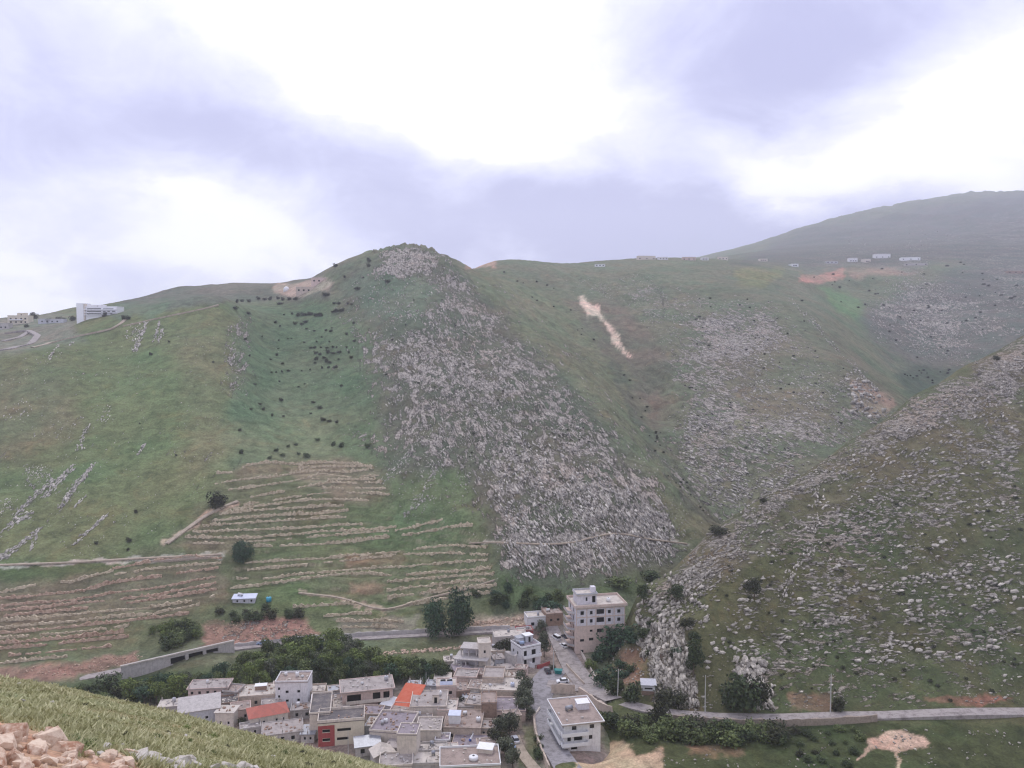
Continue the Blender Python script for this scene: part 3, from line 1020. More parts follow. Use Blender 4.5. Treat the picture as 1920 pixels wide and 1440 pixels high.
# left hill: thin dipping beds
rk = Rocks()
for p0, p1, n, w in (((101, 898), (27, 965), 110, 3), ((137, 874), (81, 935), 110, 3.5), ((177, 868), (110, 956), 110, 2.5), ((200, 965), (137, 1022), 60, 2),
                     ((76, 990), (3, 1050), 90, 2.5), ((61, 960), (25, 985), 40, 3), ((275, 603), (252, 660), 120, 2.5), ((299, 603), (289, 640), 50, 1.5),
                     ((305, 617), (297, 642), 35, 1.5), ((110, 645), (92, 672), 25, 2), ((165, 800), (145, 845), 40, 3.5), ((272, 832), (258, 852), 22, 1.2),
                     ((172, 870), (155, 905), 30, 2), ((145, 900), (120, 940), 40, 2.5), ((70, 1005), (55, 1030), 20, 2), ((140, 640), (130, 650), 8, 1.5),
                     ((20, 1030), (-10, 1050), 25, 2), ((160, 930), (140, 950), 15, 1.5), ((45, 960), (-10, 1010), 40, 3)):
    rk.band(p0, p1, int(n * 1.2), w, 2.6, 6.5, asp=3.2, flat=0.5)
for poly, n in (([(40, 873), (95, 870), (100, 905), (45, 912)], 150), ([(0, 935), (35, 935), (25, 970), (-10, 972)], 70), ([(235, 608), (262, 606), (255, 642), (236, 642)], 90),
                ([(420, 640), (445, 590), (470, 620), (460, 740), (420, 742)], 330), ([(195, 755), (215, 760), (205, 790), (180, 792)], 40),
                ([(60, 800), (160, 780), (140, 830), (60, 830)], 50), ([(40, 650), (130, 650), (110, 690), (40, 700)], 35), ([(0, 760), (60, 750), (60, 790), (0, 790)], 40)):
    rk.area(poly, n, 1.6, 5.0, 12, -0.3, asp=2.2, streak=(-5, 7), flat=0.5)
rk.area([(0, 680), (420, 600), (420, 860), (330, 1010), (250, 1045), (0, 1060)], 700, 1.2, 3.4, 35, -0.1, asp=1.8, streak=(-5, 6), flat=0.5)
rk.area([(440, 600), (640, 600), (720, 870), (420, 870)], 160, 1.2, 3.2, 30, 0.05, asp=1.5, flat=0.5)
# rocky middle of the mountain
ST = (5, 8)
rk.area([(645, 560), (690, 520), (720, 465), (820, 468), (900, 540), (1010, 640), (1180, 830), (1310, 1010), (1290, 1060), (1180, 1090), (960, 1095), (925, 1000), (905, 940), (790, 910), (715, 850), (705, 660)],
        6200, 1.4, 5.5, 26, -0.08, 2.0, edge=50, loose=0.1, asp=2.6, streak=ST, flat=0.65)
rk.area([(930, 790), (1100, 800), (1280, 1000), (1240, 1070), (960, 1085), (910, 960)], 2800, 1.8, 10, 24, -0.05, 2.6, edge=40, loose=0.1, asp=2.4, streak=ST, flat=0.7)
rk.area([(700, 640), (850, 560), (960, 700), (960, 800), (720, 860)], 800, 1.4, 4.2, 24, 0.0, 2.0, edge=40, asp=2.2, streak=ST, flat=0.7)
rk.area([(1100, 700), (1240, 850), (1330, 1000), (1290, 1010), (1150, 850)], 250, 1.3, 3.6, 24, -0.1, 2.0, asp=2.2, streak=ST, flat=0.6)
for p0, p1, n in (((840, 840), (790, 930), 90), ((800, 930), (755, 970), 60), ((770, 850), (720, 900), 80)):
    rk.band(p0, p1, n, 5, 2, 6, asp=2.0, flat=0.5)
rk.area([(730, 850), (830, 850), (880, 950), (760, 990)], 220, 1.5, 4.5, 20, -0.1, asp=1.7, flat=0.6)
# middle hill
SM = (8, 4)
rk.area([(1230, 640), (1300, 560), (1440, 560), (1520, 640), (1600, 780), (1500, 900), (1350, 980), (1250, 850), (1270, 740)], 3400, 1.4, 5.0, 30, 0.0, 2.2, edge=40, loose=0.1, asp=1.9, streak=SM, flat=0.7)
rk.area([(1320, 595), (1440, 590), (1470, 640), (1400, 680), (1320, 670)], 900, 1.8, 6.0, 24, -0.2, 2.0, asp=1.9, streak=SM, flat=0.7)
rk.area([(1270, 680), (1320, 660), (1330, 760), (1420, 800), (1500, 850), (1520, 900), (1350, 980), (1270, 860)], 1300, 1.6, 7.5, 26, 0.0, 2.4, edge=30, asp=1.8, streak=SM, flat=0.7)
rk.area([(1060, 530), (1200, 515), (1320, 560), (1260, 640), (1180, 580)], 700, 1.4, 4.0, 24, -0.05, 2.0, asp=2.2, streak=SM, flat=0.6)
rk.area([(1470, 770), (1600, 690), (1690, 770), (1560, 840)], 420, 1.6, 5.5, 24, -0.05, 2.0, asp=1.8, streak=SM, flat=0.7)
rk.area([(1620, 560), (1700, 510), (1850, 560), (1920, 620), (1800, 690), (1640, 640)], 1500, 1.3, 4.0, 26, -0.05, 2.0, asp=1.8, streak=(6, 7), flat=0.7)
rk.area([(1560, 440), (1920, 420), (1920, 600), (1700, 520)], 420, 1.2, 3.0, 26, 0.0, 2.0, asp=1.8, flat=0.7)
for p0, p1, n in (((1590, 675), (1645, 735), 110), ((1480, 560), (1540, 620), 70), ((1520, 600), (1590, 680), 60), ((1690, 520), (1780, 640), 70)):
    rk.band(p0, p1, n, 3, 1.8, 5, asp=1.8, flat=0.7)
rk.area([(1585, 705), (1620, 710), (1670, 770), (1650, 795), (1590, 770)], 160, 3, 11, 20, -0.4, 1.6, asp=1.6, flat=0.9)
# thinning rim of stones round the rocky middle
rk.area([(600, 600), (680, 500), (880, 500), (1060, 640), (1240, 830), (1335, 990), (1300, 1070), (1180, 1110), (900, 1110), (860, 1000), (700, 960), (640, 800)], 2200, 1.3, 4.2, 26, -0.02, 2.4, edge=50, loose=0.16, asp=2.2, streak=ST, flat=0.6)
rk.area([(1200, 560), (1480, 540), (1640, 720), (1600, 800), (1360, 985), (1240, 860)], 1200, 1.3, 4.0, 26, -0.02, 2.4, edge=40, loose=0.16, asp=2.0, streak=SM, flat=0.6)
# long ledges along the bedding
LEDGE = dict(flat=0.45, jitter=0.35)
rk.area([(690, 540), (760, 470), (830, 480), (1010, 640), (1180, 830), (1310, 1010), (1290, 1060), (1180, 1090), (960, 1095), (925, 1000), (905, 940), (790, 910), (715, 850), (700, 660)], 900, 3.5, 8.5, 30, -0.05, 1.8, edge=60, loose=0.12, asp=6.5, streak=ST, **LEDGE)
rk.area([(930, 800), (1100, 800), (1280, 1000), (1240, 1070), (960, 1085), (910, 960)], 420, 5, 13, 26, -0.05, 2.0, edge=40, loose=0.12, asp=5.5, streak=ST, **LEDGE)
rk.area([(1240, 640), (1300, 560), (1440, 560), (1520, 640), (1600, 780), (1500, 900), (1350, 980), (1250, 850)], 520, 3.5, 9, 28, 0.0, 2.0, edge=40, loose=0.12, asp=4.5, streak=SM, **LEDGE)
rk.area([(1270, 780), (1420, 790), (1520, 860), (1500, 900), (1350, 980), (1260, 860)], 260, 5, 12, 28, 0.0, 2.0, edge=30, loose=0.12, asp=4.0, streak=SM, **LEDGE)
rk.area([(1640, 560), (1720, 510), (1900, 560), (1920, 620), (1800, 690), (1680, 650)], 300, 2.5, 6, 28, 0.0, 2.0, edge=40, loose=0.12, asp=4.5, streak=(6, 7), **LEDGE)
tag(rk.joined('mountain_outcrops', MAT_LIMEPALE), 'countless grey limestone outcrops on the slopes beyond the village', 'outcrop', kind='stuff')

# right hill: the 300 largest stand singly, the rest is one mass
rk = Rocks()
ON = (1,)
SH = (9, -1.5)
rk.area([(1240, 1085), (1340, 988), (1500, 893), (1920, 632), (1920, 740), (1700, 830), (1500, 940), (1400, 1010), (1380, 1080), (1260, 1150), (1190, 1140)], 4600, 1.6, 7.0, 24, -0.1, 2.6, ani=1.6, loose=0.12, asp=1.6, streak=SH, flat=0.8, only=ON)
rk.area([(1380, 1030), (1540, 930), (1920, 740), (1920, 980), (1500, 1080)], 2100, 1.5, 9.5, 24, 0.04, 3.0, ani=1.8, loose=0.13, asp=2.1, streak=SH, flat=0.55, sink=0.45, only=ON)
rk.area([(1340, 1090), (1920, 960), (1920, 1240), (1320, 1260)], 2300, 1.5, 11.5, 26, 0.07, 3.4, ani=1.8, loose=0.14, asp=2.1, streak=SH, flat=0.55, sink=0.45, only=ON)
rk.area([(1310, 1240), (1920, 1230), (1920, 1322), (1310, 1330)], 620, 1.4, 9, 24, 0.06, 3.6, ani=1.7, loose=0.14, asp=2.0, streak=SH, flat=0.55, sink=0.45, only=ON)
rk.area([(1190, 1160), (1280, 1175), (1310, 1330), (1228, 1320)], 900, 3.0, 13, 30, -0.4, 2.0, asp=2.0, streak=(1, 8), flat=0.9, only=ON)
rk.area([(1190, 1100), (1330, 1050), (1330, 1180), (1190, 1180)], 700, 2.5, 11, 26, -0.1, 2.0, asp=1.7, streak=(6, -5), flat=0.8, only=ON)
rk.area([(1375, 1235), (1430, 1235), (1450, 1330), (1410, 1325)], 260, 3.0, 16, 30, -0.4, 2.0, asp=1.6, streak=(1, 8), flat=0.9, only=ON)
rk.area([(1140, 1210), (1220, 1200), (1230, 1310), (1150, 1300)], 160, 2.0, 6, 30, -0.2, 2.0, asp=1.6, flat=0.8, only=ON)
rk.area([(1200, 1365), (1920, 1365), (1920, 1440), (1250, 1440)], 150, 2.0, 7, 30, 0.1, 2.5, asp=1.5, flat=0.7, only=ON)
for p0, p1, n in (((1535, 920), (1520, 1000), 60), ((1530, 1020), (1495, 1060), 40), ((1490, 1060), (1465, 1130), 60), ((1640, 1105), (1800, 1075), 60), ((1560, 1110), (1740, 1085), 60), ((1700, 1165), (1920, 1120), 60), ((1500, 1180), (1640, 1150), 40), ((1660, 1205), (1760, 1200), 40)):
    rk.band(p0, p1, n, 7, 2, 9, asp=1.7, flat=0.8, only=ON)
rk.area([(1260, 1090), (1350, 990), (1920, 640), (1920, 800), (1600, 930), (1420, 1020), (1330, 1140)], 520, 4, 10, 26, -0.05, 2.0, edge=20, loose=0.12, asp=4.0, streak=(9, -5), only=ON, flat=0.6)
rk.area([(1380, 1030), (1920, 800), (1920, 1240), (1400, 1240)], 420, 4, 10, 26, 0.02, 2.2, edge=30, loose=0.12, asp=3.6, streak=SH, only=ON, flat=0.55)
order = sorted(range(len(rk.sz)), key=lambda i: -rk.sz[i] * (1.0 if rk.c[i][1] < 420 else 0.9))
big_idx, rest_idx = order[:290], order[290:]
lime_meshes = []
for i, (tv, tf) in enumerate(LARGE):
    me = bpy.data.meshes.new('boulder_shape')
    me.from_pydata(tv.tolist(), [], tf.tolist())
    me.materials.append(MAT_LIME_BIG)
    lime_meshes.append(me)
for j, i in enumerate(big_idx):
    o = bpy.data.objects.new('limestone_boulder', lime_meshes[j % len(lime_meshes)])
    a = rk.ax[i]
    c = rk.c[i]
    o.matrix_world = Matrix(((a[0][0], a[1][0], a[2][0], c[0]), (a[0][1], a[1][1], a[2][1], c[1]), (a[0][2], a[1][2], a[2][2], c[2]), (0, 0, 0, 1)))
    bx_, by_ = project(np.array([c[0]]), np.array([c[1]]), np.array([c[2]]))
    bx_, by_ = bx_[0], by_[0]
    if bx_ < 1320 and by_ > 1150:
        lb, gr = 'rugged limestone block in the cliff foot beside the road bend', 'limestone blocks of the cliff by the bend'
    elif bx_ < 1460 and by_ > 1225:
        lb, gr = 'rugged limestone block in the outcrop behind the roadside thicket', 'limestone blocks behind the thicket'
    elif by_ > 1330:
        lb, gr = 'pale limestone boulder lying in the green slope below the road', 'boulders below the road'
    elif by_ > 1230:
        lb, gr = 'pale limestone boulder on the grass just above the hillside road', 'boulders just above the road'
    elif by_ > 1050:
        lb, gr = 'pale limestone boulder on the grassy lower half of the right hill', 'boulders on the lower right hill'
    else:
        lb, gr = 'grey limestone boulder on the rocky upper half of the right hill', 'boulders on the upper right hill'
    tag(o, lb, 'boulder', gr)
    link(o)
tag(rk.joined('hill_outcrops', MAT_LIME, rest_idx), 'countless small limestone rocks strewn over the right hill', 'outcrop', kind='stuff')

# ------------------------------------------------------------------ rubble at the viewer's feet
fr = Rocks()
ONF = (2,)
for _ in range(46):
    fr.put(random.uniform(-20, 130), random.uniform(1372, 1445), random.uniform(14, 48) if random.random() < 0.5 else random.uniform(9, 20), asp=1.5, flat=0.85, only=ONF, sink=0.35)
for _ in range(26):
    fr.put(random.uniform(130, 250), random.uniform(1412, 1445), random.uniform(9, 26), asp=1.6, flat=0.8, only=ONF, sink=0.35)
nt = len(fr.c)
for x, y, s_ in ((262, 1423, 40), (285, 1427, 36), (306, 1432, 34), (250, 1418, 22), (341, 1434, 34), (352, 1427, 22), (367, 1436, 22), (336, 1440, 26), (325, 1442, 16), (400, 1441, 22), (428, 1438, 30), (449, 1440, 26), (466, 1441, 22), (480, 1443, 14), (196, 1406, 22), (188, 1416, 16)):
    fr.put(x, y, s_, asp=1.8, flat=0.6, only=ONF, sink=0.3)
for x, y, s_ in ((43, 1315, 7), (96, 1319, 8), (36, 1284, 9), (316, 1377, 7), (348, 1380, 7), (230, 1397, 6), (513, 1420, 9), (290, 1384, 4), (185, 1345, 4)):
    fr.put(x, y, s_, asp=1.4, flat=0.7, only=ONF)
fore_meshes = {}
for mt in (MAT_RUBBLE, MAT_SLAB):
    for i, (tv, tf) in enumerate(LARGE):
        me = bpy.data.meshes.new('stone_shape')
        me.from_pydata(tv.tolist(), [], tf.tolist())
        me.materials.append(mt)
        fore_meshes[(mt.name, i)] = me
for j in range(len(fr.c)):
    mt = MAT_RUBBLE if j < nt else MAT_SLAB
    o = bpy.data.objects.new('rubble_stone', fore_meshes[(mt.name, j % len(LARGE))])
    a, c = fr.ax[j], fr.c[j]
    o.matrix_world = Matrix(((a[0][0], a[1][0], a[2][0], c[0]), (a[0][1], a[1][1], a[2][1], c[1]), (a[0][2], a[1][2], a[2][2], c[2]), (0, 0, 0, 1)))
    if j < 46:
        tag(o, 'tan stone in the earthy rubble heap in the bottom left corner', 'stone', 'tan rubble stones in the corner')
    elif j < nt:
        tag(o, 'small tan stone in the brown earth beside the rubble heap', 'stone', 'small tan stones beside the heap')
    elif j < nt + 16:
        tag(o, 'pale grey stone along the bottom edge of the near grassy slope', 'stone', 'pale grey stones along the bottom edge')
    else:
        tag(o, 'small pale stone lying alone in the grass of the near slope', 'stone', 'single stones in the near grass')
    link(o)

# ------------------------------------------------------------------ materials for built things
M = {}
for nm, c, kw in (
        ('white', (226, 224, 226), dict(streak=0.35, var=0.25)), ('cream', (214, 203, 192), dict(streak=0.4, var=0.3)), ('pink', (206, 184, 176), dict(streak=0.4, var=0.3)),
        ('concrete', (186, 180, 177), dict(streak=0.5, var=0.4)), ('block', (216, 212, 218), dict(streak=0.35, var=0.3)), ('beige', (210, 190, 180), dict(streak=0.3, var=0.3)),
        ('tan', (196, 180, 166), dict(streak=0.4, var=0.4)), ('greyblue', (190, 190, 196), dict(streak=0.4, var=0.3)), ('red', (164, 84, 84), dict(streak=0.3, var=0.3)),
        ('brown', (158, 134, 120), dict(streak=0.4, var=0.5)), ('yellow', (212, 202, 184), dict(streak=0.2, var=0.2)), ('stone', (160, 146, 134), dict(var=0.6, bump=0.1, scale=1.4)),
        ('roof_grey', (166, 157, 153), dict(var=0.6, scale=0.5)), ('roof_light', (196, 187, 178), dict(var=0.5, scale=0.5)), ('roof_brown', (158, 142, 134), dict(var=0.6, scale=0.5)),
        ('roof_dark', (92, 88, 90), dict(var=0.6, scale=0.5, tint=(130, 122, 118))), ('roof_mauve', (146, 136, 142), dict(var=0.6, scale=0.4)), ('tile_red', (176, 106, 94), dict(var=0.4, scale=0.7, tint=(150, 100, 90))),
        ('tile_orange', (190, 106, 84), dict(var=0.5, scale=0.7, tint=(184, 90, 66))), ('metal', (158, 160, 168), dict(rough=0.45, var=0.4, metal=0.3)), ('tin_blue', (196, 202, 220), dict(rough=0.5, var=0.2)),
        ('glass', (34, 34, 38), dict(rough=0.15, var=0.1, spec=0.5)), ('dark_fill', (30, 27, 26), dict(var=0.2)), ('paint_white', (228, 228, 230), dict(rough=0.5, var=0.12)),  # the near-black one paints in the shade inside openings
        ('road', (158, 150, 147), dict(var=0.6, scale=0.5, tint=(116, 108, 106))), ('road_grey', (146, 142, 145), dict(var=0.6, scale=0.5, tint=(108, 104, 106))), ('path', (170, 156, 140), dict(var=0.5, scale=0.4)),
        ('pole', (186, 184, 182), dict(var=0.25)), ('wood', (120, 104, 90), dict(var=0.4)), ('tyre', (30, 30, 32), dict(var=0.2)), ('steel', (120, 122, 126), dict(rough=0.4, metal=0.5, var=0.3)),
        ('car_white', (226, 227, 230), dict(rough=0.3, var=0.08, spec=0.5)), ('car_black', (40, 42, 50), dict(rough=0.25, var=0.1, spec=0.5)), ('car_dark', (62, 64, 76), dict(rough=0.25, var=0.1, spec=0.5)),
        ('car_blue', (150, 168, 196), dict(rough=0.3, var=0.1, spec=0.5)), ('teal', (44, 128, 126), dict(rough=0.5, var=0.25)), ('turquoise', (70, 160, 190), dict(rough=0.4, var=0.15)),
        ('tank_black', (44, 44, 50), dict(rough=0.4, var=0.2)), ('blue', (70, 90, 160), dict(rough=0.5, var=0.2)), ('solar', (52, 56, 78), dict(rough=0.2, var=0.15, spec=0.5)),
        ('terrace', (204, 190, 166), dict(var=0.7, scale=0.9, bump=0.3, tint=(124, 108, 86))), ('terrace_red', (194, 170, 150), dict(var=0.7, scale=0.9, bump=0.3, tint=(128, 98, 82))),
        ('bark', (98, 86, 74), dict(var=0.4)), ('earth', (140, 116, 98), dict(var=0.5))):
    M[nm] = simple_mat(nm, c, **{**dict(bump=0.02), **kw})

LAND = (0, 1)


def gp(px, py, only=LAND):
    return ground(px, py, only)


def path3(pts, step=3.0, only=LAND):
    """pixel polyline -> evenly spaced points on the ground"""
    out = []
    for (x0, y0), (x1, y1) in zip(pts[:-1], pts[1:]):
        n = max(2, int(math.hypot(x1 - x0, y1 - y0) / 6))
        for i in range(n):
            t = i / n
            g = gp(x0 + (x1 - x0) * t, y0 + (y1 - y0) * t, only)
            if g:
                out.append(g)
    g = gp(*pts[-1], only)
    if g:
        out.append(g)
    # resample
    res = [out[0]]
    for q in out[1:]:
        while (q - res[-1]).length > step:
            res.append(res[-1] + (q - res[-1]).normalized() * step)
    return res


def smooth_path(pts, k=3, flat=True):
    P_ = [p.copy() for p in pts]
    for _ in range(k):
        Q = [p.copy() for p in P_]
        for i in range(1, len(P_) - 1):
            Q[i] = (P_[i - 1] + P_[i] * 2 + P_[i + 1]) / 4
        P_ = Q
    return P_


def ribbon(name, pts_px, widths, mat, lift=0.12, step=3.0, k=6, only=LAND, skirt=1.5, pts3=None):
    pts = smooth_path(pts3 or path3(pts_px, step, only), k)
    n = len(pts)
    V, Fc = [], []
    for i, p in enumerate(pts):
        t = (pts[min(i + 1, n - 1)] - pts[max(i - 1, 0)])
        t.z = 0
        t.normalize()
        s = Vector((t.y, -t.x, 0))
        w = np.interp(i / max(1, n - 1), np.linspace(0, 1, len(widths)), widths) / 2
        zz_ = max(zat(p.x, p.y, only), zat(*(p + s * w * 0.9).xy, only), zat(*(p - s * w * 0.9).xy, only))
        z = min(max(p.z, zz_), p.z + 1.2) + lift
        for o_, dz in ((-w - 0.05, -skirt), (-w, 0), (0, 0.04), (w, 0), (w + 0.05, -skirt)):
            q = p + s * o_
            V.append((q.x, q.y, z + dz))
    # even out the heights along the way
    zs = np.array([v[2] for v in V]).reshape(n, 5)
    for _ in range(8):
        zs[1:-1] = (zs[:-2] + 2 * zs[1:-1] + zs[2:]) / 4
    V = [(v[0], v[1], zs.ravel()[i]) for i, v in enumerate(V)]
    for i in range(n - 1):
        for j in range(4):
            a_ = i * 5 + j
            Fc.append((a_, a_ + 1, a_ + 6, a_ + 5))
    o = MB().add(V, Fc).build(name, mat)
    return tag(o, kind='structure'), pts


ribbon('road', [(20, 1290), (140, 1274), (230, 1258), (330, 1236), (440, 1216), (560, 1204), (700, 1196), (850, 1188), (940, 1184), (990, 1176)], (5.0, 4.6, 3.8, 3.6, 3.6), M['road'])
ribbon('road', [(1030, 1165), (1036, 1185), (1050, 1210), (1066, 1238), (1085, 1268), (1104, 1290), (1130, 1306), (1160, 1317)], (5, 6, 7.5, 8.5, 8, 6.5), M['road'], lift=0.2)
ribbon('road', [(1072, 1450), (1048, 1420), (1030, 1390), (1020, 1360), (1014, 1330), (1012, 1305), (1020, 1280), (1032, 1262), (1045, 1252)], (7.5, 7, 7, 6.6, 7.4, 10, 9), M['road_grey'], lift=0.2)
ribbon('road', [(1026, 1283), (1050, 1283), (1080, 1288), (1105, 1295), (1135, 1308), (1165, 1319)], (6, 6, 6), M['road'], lift=0.26)
ribbon('road', [(1120, 1303), (1160, 1317), (1200, 1330), (1260, 1340), (1340, 1346), (1450, 1349), (1560, 1345), (1700, 1341), (1920, 1336), (2080, 1334)], (5.2, 5.2, 5.0, 5.0), M['road'], lift=0.14, k=10)
ribbon('path', [(-60, 1062), (120, 1056), (250, 1048), (420, 1040)], (1.8,), M['path'], lift=0.15, k=3, skirt=0.6)
ribbon('path', [(880, 1019), (940, 1017), (1000, 1021), (1060, 1022), (1100, 1012), (1140, 1000), (1170, 1000), (1210, 1012), (1290, 1020)], (1.2,), M['path'], lift=0.15, k=3, skirt=0.5)
ribbon('path', [(560, 1112), (640, 1120), (720, 1148), (800, 1122), (880, 1104), (930, 1088)], (1.1,), M['path'], lift=0.15, k=3, skirt=0.6)
ribbon('path', [(312, 1020), (360, 985), (400, 958), (452, 938)], (2.6,), M['path'], lift=0.15, k=3, skirt=0.6)
ribbon('path', [(965, 1380), (975, 1410), (995, 1435), (1010, 1450)], (3, 3.5), M['path'], lift=0.15, k=3, skirt=0.6)
ribbon('road', [(-60, 664), (10, 656), (60, 645), (72, 630), (50, 620), (5, 626)], (5,), M['road'], lift=0.5, k=3)
ribbon('road', [(5, 640), (40, 632), (56, 622)], (4,), M['road'], lift=0.5, k=2)
ribbon('path', [(60, 652), (140, 632), (210, 618), (228, 606), (236, 598)], (3,), M['path'], lift=0.4, k=2)
ribbon('path', [(230, 612), (300, 596), (360, 584), (412, 572)], (2.2,), M['path'], lift=0.3, k=2)


# ------------------------------------------------------------------ walls along the ground
def ground_wall(name, label, pts_px, h, thick, mat, step=1.6, rough=0.25, below=0.8, group=None, only=LAND, k=1, back=0.6, gaps=0.0):
    """wall draped on the ground; dry walls (gaps > 0) rise, sink and break along their line"""
    pts = smooth_path(path3(pts_px, step, only), k)
    n = len(pts)
    if n < 3:
        return None
    ph = random.uniform(0, 999)
    tt = np.arange(n) * step
    wave = fbm(tt / 14.0 + ph, np.zeros(n) + ph, 3, 61)
    runs = []
    run = []

    def flush():
        if len(run) > 2:
            m_ = len(run)
            V = [v for r_ in run for v in r_]
            Fc = []
            for i in range(m_ - 1):
                for j in range(3):
                    a_ = i * 4 + j
                    Fc.append((a_, a_ + 4, a_ + 5, a_ + 1))
            Fc += [(0, 1, 2, 3), tuple((m_ - 1) * 4 + j for j in (3, 2, 1, 0))]
            runs.append((V, Fc))
        run.clear()
    for i, p in enumerate(pts):
        t = pts[min(i + 1, n - 1)] - pts[max(i - 1, 0)]
        t.z = 0
        t.normalize()
        s = Vector((t.y, -t.x, 0))
        if s.y > 0:
            s = -s                        # towards the valley
        if gaps and wave[i] < -0.34:
            flush()
            continue
        hh = h * random.uniform(1 - rough, 1 + rough) * ((1 + 1.3 * wave[i]) if gaps else 1.0)
        j = Vector((random.gauss(0, 1), random.gauss(0, 1), 0)) * rough * 0.4
        q0, q1, q2, q3 = p + s * (thick * 0.5 + 0.1) + j, p + s * thick * 0.45 + j, p - s * thick * 0.5, p - s * (thick * 0.5 + back)
        run.append([(q0.x, q0.y, p.z - below), (q1.x, q1.y, p.z + hh), (q2.x, q2.y, p.z + hh * random.uniform(0.8, 1.15)), (q3.x, q3.y, p.z - below * 0.3)])
    flush()
    for V, Fc in runs:
        o = tag(MB().add(V, Fc).build(name, mat), label, 'wall', group, 'thing')
    return o


def z6(L):
    return [(380 + x / 3.131, 820 + y / 3.131) for x, y in L]


def z5(L):
    return [(x / 3.273, 840 + y / 3.273) for x, y in L]


TU = [[(80, 215), (200, 205), (260, 165), (400, 150), (560, 160), (700, 150), (900, 155), (1000, 185)], [(70, 275), (250, 245), (420, 235), (560, 205), (700, 195), (860, 205), (980, 190)],
      [(150, 310), (330, 290), (520, 260), (700, 215), (860, 235), (1040, 225)], [(280, 355), (420, 330), (600, 290), (760, 265), (900, 270), (1060, 265)],
      [(240, 400), (420, 370), (600, 340), (760, 325), (1000, 330), (1100, 335)], [(180, 420), (400, 395), (600, 370), (800, 365), (980, 375)], [(100, 450), (300, 430), (560, 415), (860, 400)],
      [(60, 490), (300, 470), (500, 455), (700, 450), (860, 430)], [(0, 520), (250, 505), (500, 490), (700, 475), (870, 470)], [(-60, 555), (300, 545), (560, 535), (760, 520), (940, 510)],
      [(-100, 590), (260, 590), (500, 575), (700, 555), (950, 545), (1140, 530)], [(-60, 625), (160, 625), (300, 612), (500, 600), (720, 580), (900, 565), (1160, 545), (1410, 485)],
      [(1170, 580), (1340, 550), (1460, 525), (1590, 515)], [(300, 640), (480, 640), (700, 630), (900, 610), (1100, 590)], [(560, 180), (720, 172), (960, 172)], [(640, 245), (800, 248), (1020, 246)], [(700, 300), (880, 300), (1080, 300)]]
TL = [[(250, 740), (480, 725), (700, 715), (900, 690), (1100, 680), (1300, 650), (1480, 635), (1670, 645)], [(260, 780), (460, 760), (640, 745), (900, 720), (1140, 690), (1400, 680), (1680, 690)],
      [(200, 830), (400, 830), (560, 805), (800, 785), (1000, 770), (1200, 760), (1400, 740), (1680, 720)], [(160, 890), (380, 860), (600, 830), (800, 805), (1000, 800), (1100, 815), (1300, 800), (1700, 770)],
      [(1080, 850), (1300, 830), (1720, 800)], [(1080, 900), (1260, 880), (1420, 860), (1720, 832)], [(1090, 945), (1300, 915), (1500, 895), (1730, 870)], [(1180, 990), (1350, 960), (1540, 930), (1700, 910)],
      [(530, 1000), (700, 990), (900, 975)], [(710, 1055), (900, 1035), (1000, 1040)], [(780, 1085), (960, 1080), (1180, 1085)], [(820, 1120), (1000, 1115), (1150, 1120)]]
TW = [[(690, 745), (900, 705), (1160, 665), (1370, 680)], [(700, 780), (900, 745), (1360, 705)], [(0, 890), (150, 860), (260, 825), (440, 825), (520, 800), (700, 755)],
      [(0, 925), (200, 910), (420, 890), (560, 865), (700, 830), (900, 800), (1340, 735)], [(0, 970), (250, 950), (450, 935), (700, 890), (900, 870), (1330, 790)], [(0, 1000), (200, 985), (450, 960), (700, 935), (960, 905), (1330, 830)],
      [(0, 1035), (300, 1008), (600, 975), (860, 945), (1330, 870)], [(0, 1065), (300, 1040), (640, 1005), (900, 985), (1310, 915)], [(0, 1105), (180, 1092), (400, 1070), (640, 1045), (940, 1020), (1240, 960)],
      [(0, 1140), (300, 1115), (600, 1085), (900, 1050), (1170, 1015)], [(0, 1170), (250, 1152), (500, 1128), (800, 1090)], [(0, 1200), (240, 1185), (520, 1160), (760, 1130)], [(0, 1235), (300, 1210), (600, 1180), (800, 1160)],
      [(60, 1275), (350, 1250), (700, 1218)], [(0, 1325), (240, 1300), (420, 1285)]]
for lines, f, lb, gr, mt in ((TU, z6, 'rough stone terrace wall in the upper terraced block below the green bowl', 'walls of the upper terraces', 'terrace'),
                             (TL, z6, 'rough stone terrace wall on the terraces behind the two big round trees', 'walls of the terraces behind the round trees', 'terrace'),
                             (TW, z5, 'rough stone terrace wall on the brown terraces at the left edge', 'walls of the left terraces', 'terrace_red')):
    for L in lines:
        # dry walls are broken here and there: every unbroken stretch keeps its own line
        ground_wall('terrace_wall', lb, f(L), random.uniform(0.7, 1.1), 0.55, M[mt if random.random() < 0.75 else 'terrace'], step=0.9, rough=0.5, group=gr, back=0.5, gaps=1.0, k=2)
ground_wall('roadside_wall', 'long low pale wall along the outer side of the left road', [(440, 1214), (560, 1200), (700, 1191), (850, 1183), (960, 1179)], 1.5, 0.5, M['concrete'], rough=0.08, k=4)
ground_wall('stone_fence', 'thin grey stone fence crossing the slope below the path', [(400, 1046), (330, 1052), (250, 1056)], 0.8, 0.6, M['stone'], rough=0.3)
ground_wall('parapet_wall', 'pale parapet along the right side of the car road below the tall block', [(1084, 1216), (1098, 1240), (1118, 1275), (1128, 1292)], 1.0, 0.35, M['cream'], rough=0.05, k=4)
ground_wall('parapet_wall', 'tan retaining wall beside the grey street, left of its lower bend', [(1000, 1345), (1003, 1375), (1012, 1405), (1030, 1445)], 1.6, 0.5, M['tan'], rough=0.06, k=4)
